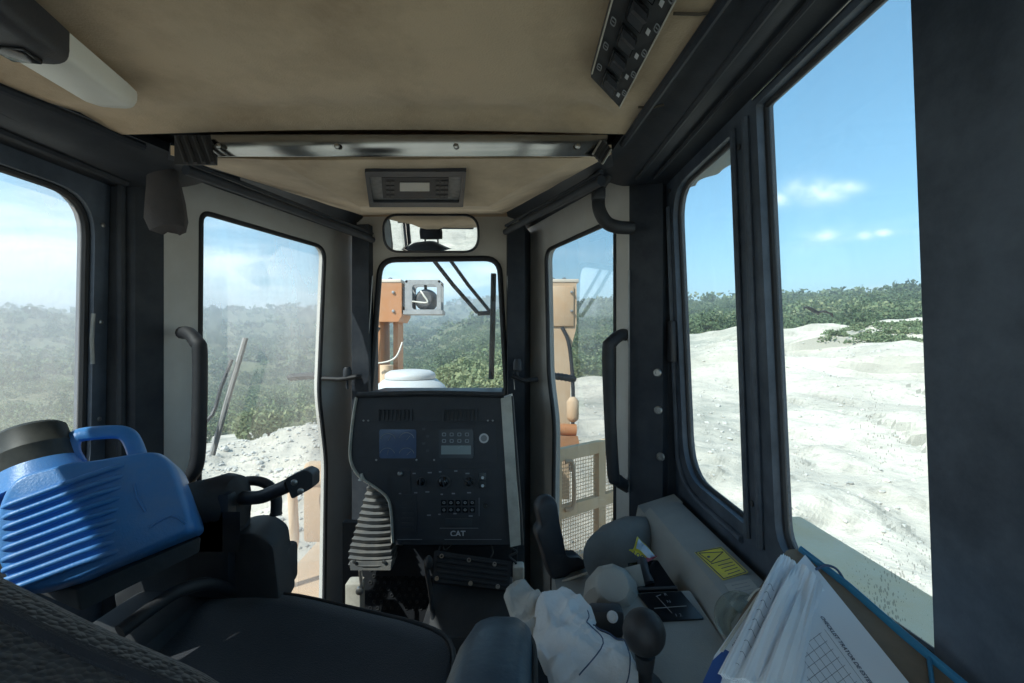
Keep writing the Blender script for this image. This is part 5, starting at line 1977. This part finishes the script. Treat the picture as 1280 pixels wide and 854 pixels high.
text_part('lettering', '100', 0.017, (w1 * .62 + w2 * .38) + Vector((0, -0.012, 0.006)), w2 - w1, w0 - w1, M['ink'], t)

# white cloth over the console
t = thing('white_cloth', 'crumpled white cotton cloth with dark blue seams lying on the right console', 'cloth', P(720, 800, 0.66) + Vector((0, 0, -0.1)))


def cloth_patch(outl_px, z0, hump, seed, mat, name, fold=0.012):
    base = Plane((0, 0, z0), (0, 0, 1))
    lo_ = roundpoly([base.at(*p) for p in outl_px], 0.02, 8)
    c_ = sum(lo_, Vector()) / len(lo_)
    rings_ = []
    NR = 30
    for k in range(NR + 1):
        f = k / NR
        rg = []
        for p in lo_:
            q_ = c_ + (p - c_) * max(f, .002)
            h_ = hump * (1 - f ** 2.2)
            n_ = noise.noise(Vector((q_.x * 17 + seed, q_.y * 12, seed)))
            n2_ = noise.noise(Vector((q_.x * 46 + q_.y * 24, q_.y * 22 + seed, seed * 2)))
            n3_ = noise.noise(Vector((q_.x * 30 - q_.y * 26 + seed, q_.y * 9, seed * 3)))
            q_.z += h_ + fold * (0.8 - abs(n_) * 2.6) * (0.45 + 0.55 * f) + fold * .55 * n2_ + fold * 0.8 * (0.5 - abs(n3_) * 2) + 0.10 * fold * (0.5 - abs(noise.noise(Vector((q_.x * 95 + q_.y * 60, q_.y * 70 - q_.x * 30, seed)))) * 3)
            if f > .94:
                q_.z -= 0.006
            rg.append(q_)
        rings_.append(rg)
    m3 = MB()
    m3.loft(rings_, cap=False)
    o_ = part(name, m3, mat, t, sharp=85)
    sd_ = o_.modifiers.new('thickness', 'SOLIDIFY')
    sd_.thickness = 0.003
    return rings_


cl1 = cloth_patch([(670, 752), (686, 733), (706, 731), (728, 748), (746, 768), (742, 788), (762, 797), (792, 812), (800, 850), (782, 900), (700, 900), (686, 850), (664, 798)], -0.418, 0.008, 3.3, M['cloth'], 'sheet', 0.010)
cl2 = cloth_patch([(628, 738), (640, 728), (660, 730), (676, 742), (684, 760), (676, 790), (668, 800), (650, 788), (640, 770)], -0.430, 0.004, 8.1, M['cloth_dirty'], 'soiled_fold', 0.010)
for idx in ((48, 84, 26),):
    mb = MB()
    ringk = cl1[idx[2]]
    seg_ = [ringk[k % len(ringk)] + Vector((0, -0.002, 0.004)) for k in range(idx[0], idx[1])]
    mb.tube(seg_, 0.0009, seg=5)
    part('blue_seam', mb, M['navy'], t)
mb = MB()
mb.tube(smooth_path([c + Vector((0, -0.002, 0.006)) for c in (cl1[20][36], cl1[17][40], cl1[13][46], cl1[9][60], cl1[13][78], cl1[20][90])], 5), 0.0009, seg=5)
part('blue_seam', mb, M['navy'], t)

# clear plastic cup lid on the console
t = thing('clear_cup', 'round clear plastic cup lying beside the clipboard', 'cup', P(925, 775, 0.62))
mb = MB()
cc_, ca_ = P(925, 773, 0.66), Vector((-0.62, -0.5, 0.6)).normalized()
mb.lathe([(0.030, -0.03), (0.034, 0.0), (0.036, 0.002), (0.036, 0.005), (0.033, 0.005), (0.028, -0.028)], cc_, ca_, seg=28, cap=True)
part('cup', mb, M['clear'], t)

# ------------------------------------------------------------------ clipboard with papers
cbd = thing('clipboard', 'brown hardboard clipboard with blue taped edge leaning by the right door', 'clipboard', P(1050, 854, 0.45))
k0, k1, k2 = P(986, 688, 0.60), P(1205, 862, 0.42), P(870, 862, 0.42)
BP = three(k0, k1, k2)
mb = MB()
bl = roundpoly([BP.at(*p) for p in ((984, 687), (1002, 686), (1260, 905), (1180, 1010), (850, 920), (930, 760))], 0.006, 4)
mb.prism(bl, -BP.n * 0.004)
part('board', mb, M['board'], cbd)
mb = MB()
mb.tube([BP.at(1000, 688, 0.001), BP.at(1060, 735, 0.002), BP.at(1130, 797, 0.002), BP.at(1262, 907, 0.001)], 0.0036, seg=8, ry=0.006)
part('edge_tape', mb, M['bluetape'], cbd)
mb = MB()
mb.tube(smooth_path([BP.at(1018, 722, 0.012), BP.at(1030, 717, 0.012), BP.at(1044, 718, 0.008), BP.at(1055, 725, 0.0)], 5), 0.0016, seg=6)
part('elastic_cord', mb, M['navy'], cbd)
mb = MB()
mb.tube([BP.at(1160, 822, 0.003), BP.at(1165, 862, 0.003)], 0.002, seg=6)
part('tape_strip', mb, M['bluetape'], cbd)

pap = thing('paper_checklist', 'printed checklist sheet clipped flat on the brown clipboard', 'paper', BP.at(1040, 780))
mb = MB()
mb.prism([BP.at(*p, 0.002) for p in ((1006, 696), (1150, 875), (1130, 960), (940, 960), (950, 760))], BP.n * 0.0012)
part('sheet', mb, M['paper'], pap)
uu, vv = BP.at(1085, 853) - BP.at(1037, 787), BP.at(1070, 790) - BP.at(1040, 810)
text_part('heading', 'CHECKLIST TRATOR DE ESTEIRA', 0.0056, BP.at(1057, 817, 0.0034), uu, vv, M['ink'], pap, bold=0.00012)
mb = MB()
for k in range(9):
    a, b = BP.at(1030 - k * 7, 790 + k * 5.2, 0.0034), BP.at(1096 - k * 7, 882 + k * 5.2, 0.0034)
    mb.tube([a, b], 0.00016, seg=4)
for k in range(10):
    f = k / 9
    a = BP.at(1026 + 66 * f, 794 + 92 * f, 0.0034)
    b = BP.at(1026 + 66 * f - 56, 794 + 92 * f + 42, 0.0034)
    mb.tube([a, b], 0.00016, seg=4)
part('form_grid', mb, M['ink'], pap)

stk = thing('paper_stack', 'fanned stack of curled loose papers clipped over the checklist', 'papers', BP.at(970, 800))
for k in range(16):
    f = k / 15
    top_l, top_r = BP.at(972 + 38 * f, 701 + 24 * f, 0.005 + 0.008 * math.sin(f * 3.0)), BP.at(984 + 50 * f, 706 + 38 * f, 0.003 + 0.006 * math.sin(f * 3.0))
    bot_l, bot_r = BP.at(896 + 62 * f, 850 + 20 * f, 0.008 + 0.006 * f), BP.at(925 + 78 * f, 868 + 12 * f, 0.003 + 0.004 * f)
    mb = MB()

    def pf(u, v, k=k, a=top_l, b=top_r, c=bot_r, d=bot_l):
        p = (a * (1 - u) + b * u) * (1 - v) + (d * (1 - u) + c * u) * v
        return p + BP.n * (0.009 * math.sin(math.pi * v) * math.sin(u * 3 + k) + 0.006 * math.sin(v * 5 + k * .7) * (1 - v) + 0.0016 * math.sin(u * 14 + k))
    mb.grid(pf, 8, 12, thick=tuple(BP.n * -0.0006))
    sh_ = part('sheet', mb, M['paper'], stk)
    if k == 0:
        mb = MB()
        for j in range(9):
            v = 0.34 + j * 0.07
            mb.tube([Vector(pf(u_, v)) + BP.n * 0.0007 for u_ in [0.12 + 0.76 * i_ / 14 for i_ in range(15)]], 0.0002, seg=4)
        part('print_line', mb, M['ink'], sh_)
fld = thing('blue_folder', 'clear sleeve with blue printed sheet under the left side of the papers', 'folder', BP.at(900, 845))
mb = MB()
fo = [BP.at(*p, 0.005) for p in ((946, 748), (962, 742), (930, 870), (876, 870), (892, 826))]
mb.prism(fo, BP.n * 0.001)
part('sleeve', mb, M['paper'], fld)
mb = MB()
mb.prism([BP.at(*p, 0.0063) for p in ((905, 818), (912, 822), (896, 872), (872, 872), (890, 832))], BP.n * 0.0004)
part('blue_band', mb, M['bluecover'], fld)
mb = MB()
mb.tube([BP.at(901, 821, 0.007), BP.at(952, 742, 0.007)], 0.0016, seg=6)
mb.tube(smooth_path([BP.at(934, 757, 0.007), BP.at(944, 746, 0.009), BP.at(960, 742, 0.008)], 4), 0.0012, seg=6)
part('clear_edge', mb, M['cream'], fld)
text_part('lettering', 'CONTROLE DE HORAS', 0.0055, BP.at(929, 795, 0.0068), BP.at(945, 768) - BP.at(915, 818), BP.at(915, 790) - BP.at(930, 797), M['ink'], fld)

# ------------------------------------------------------------------ wipers outside the glass
t = thing('windshield_wiper', 'black two-arm wiper with upright blade outside the windshield', 'wiper', P(610, 395, 1.97))
mb = MB()
mb.tube([P(541, 324, 1.96), P(566, 356, 1.965), P(597, 391, 1.97)], 0.009, seg=8)
mb.tube([P(562, 324, 1.96), P(585, 356, 1.965), P(612, 389, 1.97)], 0.008, seg=8)
mb.tube([P(597, 392, 1.97), P(616, 391, 1.97)], 0.010, seg=8)
part('arm', mb, M['plastic'], t)
mb = MB()
mb.tube([P(617, 342, 1.965), P(616, 400, 1.965), P(614, 474, 1.965)], 0.009, seg=8, ry=0.012)
part('blade', mb, M['rubber'], t)
t = thing('side_wiper', 'long slanting wiper outside the left angled window', 'wiper', LA.at(290, 520, -0.07))
mb = MB()
mb.tube([LA.at(281, 571, -0.055), LA.at(300, 500, -0.055), LA.at(322, 423, -0.055)], 0.009, seg=8)
part('blade', mb, M['greyguard'], t)
mb = MB()
mb.tube(smooth_path([LA.at(256, 548, -0.07), LA.at(285, 520, -0.07), LA.at(296, 485, -0.07), LA.at(308, 450, -0.065)], 4), 0.006, seg=8)
part('arm', mb, M['plastic'], t)

# ------------------------------------------------------------------ the machine outside the cab
bd_ = thing('bulldozer', 'dusty yellow bulldozer hood, lift towers, fenders and tracks around the cab', 'bulldozer', (-0.32, 2.6, -H))
CX = -0.32
mb = MB()
mb.loft([[Vector((x_, y_, z_)) for x_, z_ in ((CX - w, -1.7), (CX - w, zt - .10), (CX - w + .10, zt), (CX + w - .10, zt), (CX + w, zt - .10), (CX + w, -1.7))] for y_, w, zt in ((2.05, .40, -.56), (3.2, .44, -.60), (4.4, .50, -.62), (4.45, .48, -.64))])
part('engine_hood', mb, M['catdust'], bd_)
mb = MB()
mb.box((CX, 4.75, -1.25), (1.25, 0.55, 1.15), bev=0.04)
part('radiator_guard', mb, M['cat'], bd_)
# lift towers with a dust-coated top
for nm, s in (('left', -1), ('right', 1)):
    xc = P(697, 400, 4.0).x if s > 0 else P(484, 400, 4.0).x
    mb = MB()
    sq = ((-1, -1), (1, -1), (1, 1), (-1, 1))
    if s < 0:
        mb.loft([[Vector((xc + 0.02 + dx * w, 4.0 + dy * 0.17, z_)) for dx, dy in sq] for z_, w in ((0.17, .12), (.22, .15), (.50, .15))])
        mb.loft([[Vector((xc - 0.075 + dx * w, 4.0 + dy * 0.15, z_)) for dx, dy in sq] for z_, w in ((-1.35, .075), (-.3, .06), (0.18, .055))])
        mb.loft([[Vector((xc + 0.085 + dx * w, 4.06 + dy * 0.10, z_)) for dx, dy in sq] for z_, w in ((-1.35, .02), (0.18, .02))])
    else:
        mb.loft([[Vector((xc + dx * w, 4.0 + dy * 0.17, z_)) for dx, dy in sq] for z_, w in ((-1.35, .085), (-.45, .092), (-.05, .10), (.10, .138), (.16, .145), (.50, .145))])
        mb.box((xc + 0.02, 3.825, 0.30), (0.20, 0.02, 0.34), bev=0.006)
    tw_ = part('lift_tower', mb, M['cat'] if s < 0 else M['catdust'], bd_, label='%s lift tower, dusty orange-beige' % nm)
    mb = MB()
    mb.box((xc, 4.02, 0.52), (0.33, 0.38, 0.03), bev=0.006)
    part('cap_plate', mb, M['dustytop'], tw_)
    for k in range(2):
        mb = MB()
        mb.lathe([(0.018, 0), (0.018, 0.02), (0.01, 0.024)], (xc + 0.05 - 0.1 * k, 3.92, 0.535), (0, 0, 1), seg=6)
        part('bolt', mb, M['steel'], tw_)
    for k in range(4):
        mb = MB()
        mb.lathe([(0.013, 0), (0.013, 0.012), (0.007, 0.015)], (xc + (-0.10 if k % 2 else 0.10), 3.83 if s < 0 else 3.813, 0.26 + 0.16 * (k // 2)), (0, -1, 0), seg=6)
        part('face_bolt', mb, M['greyguard'], tw_)
    mb = MB()
    mb.tube(smooth_path([(xc + 0.09 * s, 3.80, -1.1), (xc + 0.11 * s, 3.78, -0.5), (xc + 0.08 * s, 3.79, -0.05), (xc + 0.02 * s, 3.82, 0.12)], 5), 0.016, seg=8)
    part('hydraulic_hose', mb, M['rubber'], tw_)
    if s < 0:
        mb = MB()
        mb.tube([(xc - 0.05 * s, 3.80, -0.20), (xc - 0.05 * s, 3.80, -1.2)], 0.055, seg=14)
        part('cylinder', mb, M['catdust'], tw_)
mb = MB()
mb.tube(smooth_path([P(466, 455, 3.7), P(485, 452, 3.7), P(496, 445, 3.7), P(503, 428, 3.75)], 6), 0.008, seg=6)
part('pale_hose', mb, M['cream'], bd_)
# right tower foot: bracket and canister
mb = MB()
mb.lathe([(0.02, -0.02), (0.042, 0.0), (0.046, 0.02), (0.046, 0.13), (0.034, 0.15), (0.02, 0.165)], P(716, 524, 3.35), (0, 0, 1), seg=18)
part('canister', mb, M['catdust'], bd_)
mb = MB()
mb.tube([P(684, 536, 3.3), P(720, 538, 3.3)], 0.045, seg=12)
mb.loft([[P(px, py, d_) for px, py in ((700, 545), (722, 545), (726, 560), (690, 572))] for d_ in (3.2, 3.4)])
part('bracket', mb, M['cat'], bd_)
# fenders and tracks
for s in (-1, 1):
    x0, x1 = CX + s * 0.62, CX + s * 1.62
    mb = MB()
    zf = -1.30 if s < 0 else -0.98
    yb, yf = (-1.2, 1.9) if s < 0 else (-1.2, 2.45)
    w = 1.62 if s < 0 else 1.90
    xa, xb = sorted((CX + s * 0.86, CX + s * w))
    mb.box(((xa + xb) / 2, (yb + yf) / 2, zf), (xb - xa, yf - yb, 0.06), bev=0.02)
    mb.box((CX + s * (w - 0.03), (yb + yf) / 2, zf - 0.16), (0.05, yf - yb, 0.30), bev=0.012)
    part('fender', mb, M['dust_sunlit'], bd_, label='%s fender coated in dust, its colour lightened as if sunlit' % ('left' if s < 0 else 'right'))
    mb = MB()
    pf_ = []
    for k in range(40):
        a = 2 * math.pi * k / 40
        yy, zz = math.cos(a), math.sin(a)
        pf_.append((1.4 + math.copysign(abs(yy) ** .45, yy) * 2.35, -2.42 + math.copysign(abs(zz) ** .8, zz) * 0.52))
    xa, xb = CX + s * 0.80, CX + s * 1.40
    mb.loft([[Vector((xx, y_, z_)) for y_, z_ in pf_] for xx in (xa, xb)])
    trk = part('track', mb, M['trackiron'], bd_)
    for k in range(40):
        y_, z_ = pf_[k]
        c_ = Vector(((xa + xb) / 2, 1.4 + (y_ - 1.4) * 1.012, -2.42 + (z_ + 2.42) * 1.05))
        nx_ = pf_[(k + 1) % 40]
        ang = math.atan2(nx_[1] - y_, nx_[0] - y_)
        mb = MB()
        mb.box(c_, (0.62, 0.05, 0.10) if abs(z_ + 2.42) < .3 else (0.62, 0.14, 0.05), bev=0.008, seg=1)
        part('track_shoe', mb, M['trackiron'], trk)
# push arm and rail seen through the left window
mb = MB()
mb.box((-1.62, 3.4, -1.95), (0.22, 2.6, 0.34), rot=Matrix.Rotation(R(2), 3, 'X'), bev=0.03)
mb.box((-1.20, 2.75, -1.52), (0.5, 0.62, 0.05), bev=0.012)
mb.box((-1.20, 2.45, -1.74), (0.5, 0.04, 0.42), bev=0.01)
part('push_arm', mb, M['catdust'], bd_)
mb = MB()
mb.tube(smooth_path([(-1.34, 2.75, -0.90), (-1.30, 2.78, -0.86), (-1.14, 2.78, -0.86), (-1.10, 2.75, -0.90)], 4), 0.05, seg=12)
for x_ in (-1.35, -1.10):
    mb.tube([(x_, 2.75, -0.90), (x_ + 0.02, 2.74, -1.20), (x_ - 0.02, 2.72, -1.50)], 0.028, seg=10)
mb.box((-1.16, 2.95, -1.05), (0.40, 0.10, 0.52), bev=0.03)
part('step_rail', mb, M['catdust'], bd_)
mb = MB()
mb.lathe([(0.055, 0), (0.055, 0.05), (0.02, 0.055)], (-1.07, 2.5, -1.52), (0.1, -0.6, 0.6), seg=12)
part('step_bolt', mb, M['steel'], bd_)
# engine side door standing open, with wire mesh
t = thing('engine_side_door', 'open beige engine side door with wire mesh outside the right front window', 'door', (0.42, 2.72, -1.40))
E0, E1 = Vector((0.235, 2.585, 0)), Vector((0.80, 3.01, 0))
ev = (E1 - E0)
en = Vector((ev.y, -ev.x, 0)).normalized()


def ED(u, z_, o=0.0):
    return E0 + ev * u + Vector((0, 0, z_)) + en * o


mb = MB()
zs = (-0.66, -1.00, -1.34)
for z_ in zs:
    mb.loft([[ED(u, z_ - .035, -.02), ED(u, z_ + .035, -.02), ED(u, z_ + .035, .02), ED(u, z_ - .035, .02)] for u in (0, 1)])
for u in (0.03, 0.56, 0.97):
    mb.loft([[ED(u - .04, z_, -.022), ED(u + .04, z_, -.022), ED(u + .04, z_, .022), ED(u - .04, z_, .022)] for z_ in (-0.64, -1.36)])
part('frame', mb, M['dust_sunlit'], t)
mb = MB()
for k in range(46):
    u = 0.04 + k * 0.02
    mb.tube([ED(u, -0.66), ED(u, -1.34)], 0.0022, seg=4)
for k in range(30):
    z_ = -0.68 - k * 0.022
    mb.tube([ED(0.03, z_), ED(0.97, z_)], 0.0022, seg=4)
part('wire_mesh', mb, M['dust_sunlit'], t, kind='stuff')
mb = MB()
mb.tube(smooth_path([ED(0.10, -0.70, .03), ED(0.16, -0.72, .05), ED(0.17, -0.95, .05), ED(0.10, -0.98, .03)], 4), 0.012, seg=8)
part('handle', mb, M['catdust'], t)

# round white air cleaner dome on the hood
t = thing('air_cleaner_dome', 'white domed air cleaner standing on the hood in front of the windshield', 'air cleaner', P(515, 560, 3.5))
pc = P(513, 490, 3.4)
mb = MB()
mb.lathe([(0.20, -0.25), (0.29, -0.06), (0.285, 0.0), (0.255, 0.05), (0.20, 0.095), (0.185, 0.10)], pc, (0, 0, 1), seg=32)
part('dome', mb, M['tankwhite'], t)
mb = MB()
mb.lathe([(0.17, 0.09), (0.188, 0.105), (0.19, 0.125), (0.18, 0.145), (0.15, 0.162), (0.08, 0.17), (0.002, 0.172)], pc, (0, 0, 1), seg=32)
part('rim', mb, M['tankwhite'], t)

# work lamp in its cage on the left lift tower
t = thing('work_lamp', 'round work lamp in a square steel cage on the left lift tower', 'lamp', P(528, 392, 3.85))
cg = Plane((0, 3.85, 0), (0, -1, 0))
for off in (0.0, 0.14):
    mb = MB()
    o_ = roundpoly([cg.at(*p, -off) for p in rect(506, 350, 551, 391)], 0.02, 3)
    i_ = roundpoly([cg.at(*p, -off) for p in rect(515, 356, 546, 387)], 0.03, 3)
    mb.ring(o_, i_, (0, 0.025, 0))
    part('cage_frame', mb, M['greyguard'], t)
mb = MB()
for px, py in ((508, 352), (549, 352), (508, 389), (549, 389)):
    mb.tube([cg.at(px, py), cg.at(px, py, -0.15)], 0.012, seg=6)
mb.loft([[cg.at(px, py, o_) for px, py in ((504, 388), (553, 388), (553, 393), (504, 393))] for o_ in (0.01, -0.17)])
mb.loft([[cg.at(px, py, o_) for px, py in ((498, 362), (508, 356), (508, 386), (498, 380))] for o_ in (-0.02, -0.10)])
part('cage_bar', mb, M['greyguard'], t)
mb = MB()
lc = cg.at(530, 374, -0.05)
mb.lathe([(0.06, 0.03), (0.085, 0.01), (0.096, -0.03), (0.10, -0.09), (0.09, -0.10)], lc, (0, -1, 0), seg=24)
lh = part('lamp_shell', mb, pmat('lamp_shell', (0.06, 0.06, 0.065), (0.10, 0.10, 0.10), scale=20, rough=0.5), t)
mb = MB()
mb.tube(smooth_path([lc + Vector((-.03, -.04, .07)), lc + Vector((0.0, -.06, .03)), lc + Vector((.03, -.06, -.03)), lc + Vector((-.10, -.05, -.02))], 5), 0.008, seg=6)
part('cable', mb, M['cream'], lh)
mb = MB()
mb.tube([lc + Vector((0, .03, .09)), cg.at(530, 354, -0.06)], 0.014, seg=8)
part('yoke', mb, M['plastic'], t)

film_m, nt, out = new_mat('dusty_film')
df, ts, mx = N(nt, 'ShaderNodeBsdfDiffuse'), N(nt, 'ShaderNodeBsdfTranslucent'), N(nt, 'ShaderNodeMixShader')
df.inputs[0].default_value = ts.inputs[0].default_value = (0.62, 0.62, 0.58, 1)
mx.inputs[0].default_value = 0.6
nt.links.new(df.outputs[0], mx.inputs[1])
nt.links.new(ts.outputs[0], mx.inputs[2])
nt.links.new(mx.outputs[0], out.inputs['Surface'])
# clear film pulled up behind the top of the narrow door pane
mb = MB()
FP = Plane((0.47, 0, 0), (1, 0, 0))
f0, f1, f2, f3 = FP.at(850, 236), FP.at(925, 170), FP.at(925, 198), FP.at(868, 232)
mb.grid(lambda u, v: (f0 * (1 - u) + f1 * u) * (1 - v) + (f3 * (1 - u) + f2 * u) * v + Vector((0.006 * math.sin(u * 11 + v * 3), 0, 0.004 * math.sin(u * 7))), 16, 5, thick=(0.003, 0, 0))
solo('sun_strip', mb, film_m, 'pale crumpled strip outside the top of the narrow door pane', 'film')

# soaring bird
b0 = P(1022, 389, 30.0)
mb = MB()
s_ = 30.0 / F


def BPt(px, py, dz=0.0):
    return b0 + Vector(((px - 1022) * s_, dz, (389 - py) * s_))


wing = [(1006, 388, .03), (1007, 384, .13), (1010, 384, .17), (1015, 387, .21), (1020, 390, .22)]
wing2 = [(1024, 390, .21), (1030, 389, .17), (1036, 391, .13), (1040, 392, .14), (1043, 397, .03)]
loops = []
path = [BPt(p[0], p[1], 0.1 * abs(p[0] - 1022) / 20) for p in wing] + [BPt(1022, 390.5)] + [BPt(p[0], p[1], 0.1 * abs(p[0] - 1022) / 20) for p in wing2]
wd = [p[2] for p in wing] + [.17] + [p[2] for p in wing2]
for p, w in zip(path, wd):
    loops.append([p + Vector((0, math.cos(a) * w * 1.3, math.sin(a) * max(0.02, w * .38))) for a in [2 * math.pi * k / 10 for k in range(10)]])
mb.loft(loops)
mb.tube([BPt(1016, 391, -0.30), BPt(1018, 391, -0.18), BPt(1022, 391, 0.0), BPt(1026, 392, 0.25), BPt(1028, 393, 0.5)], [0.04, 0.06, 0.10, 0.08, 0.03], seg=10)
solo('soaring_bird', mb, M['bird'], 'dark bird with bent wings soaring before the hill in the door window', 'bird')

# far pale houses on the ridge behind the wiper
for k, (px, d_) in enumerate(((566, 1590), (574, 1610), (582, 1580), (589, 1600))):
    x_ = (px - 640) / F * d_
    z_ = float(height(x_, d_))
    mb = MB()
    w_, h_ = 12 + 4 * (k % 2), 9 + 3 * (k % 3)
    mb.box((x_, d_, z_ - H + h_ / 2), (w_, 16, h_))
    mb.prism([(x_ - w_ * .55, d_ - 9, z_ - H + h_), (x_ + w_ * .55, d_ - 9, z_ - H + h_), (x_, d_ - 9, z_ - H + h_ + 5)], (0, 18, 0))
    solo('far_house', mb, M['tankwhite'], ('leftmost tiny white house on the far ridge behind the wiper arms', 'second tiny white house from the left on the far ridge', 'third tiny white house from the left on the far ridge', 'rightmost tiny white house on the far ridge near the wiper blade')[k], 'house', 'far white houses on the ridge')

# ------------------------------------------------------------------ air
HAZE = 0.0007
if HAZE:
    mb = MB()
    mb.box((0, 0, 0), (1, 1, 1))
    hz = solo('haze', mb, M['white'], 'thin blue haze over the valley', 'haze', kind='stuff')
    hz.data.materials.clear()
    m, nt, out = new_mat('air')
    v = N(nt, 'ShaderNodeVolumePrincipled')
    v.inputs['Color'].default_value = (0.86, 0.94, 1.0, 1)
    v.inputs['Density'].default_value = HAZE
    v.inputs['Anisotropy'].default_value = 0.2
    nt.links.new(v.outputs[0], out.inputs['Volume'])
    hz.data.materials.append(m)
    top = float(GZ.max()) + 30
    low = float(GZ.min()) - 1.0
    hz.scale = (18400, 18400, top - low)
    hz.location = (0, 0, low)
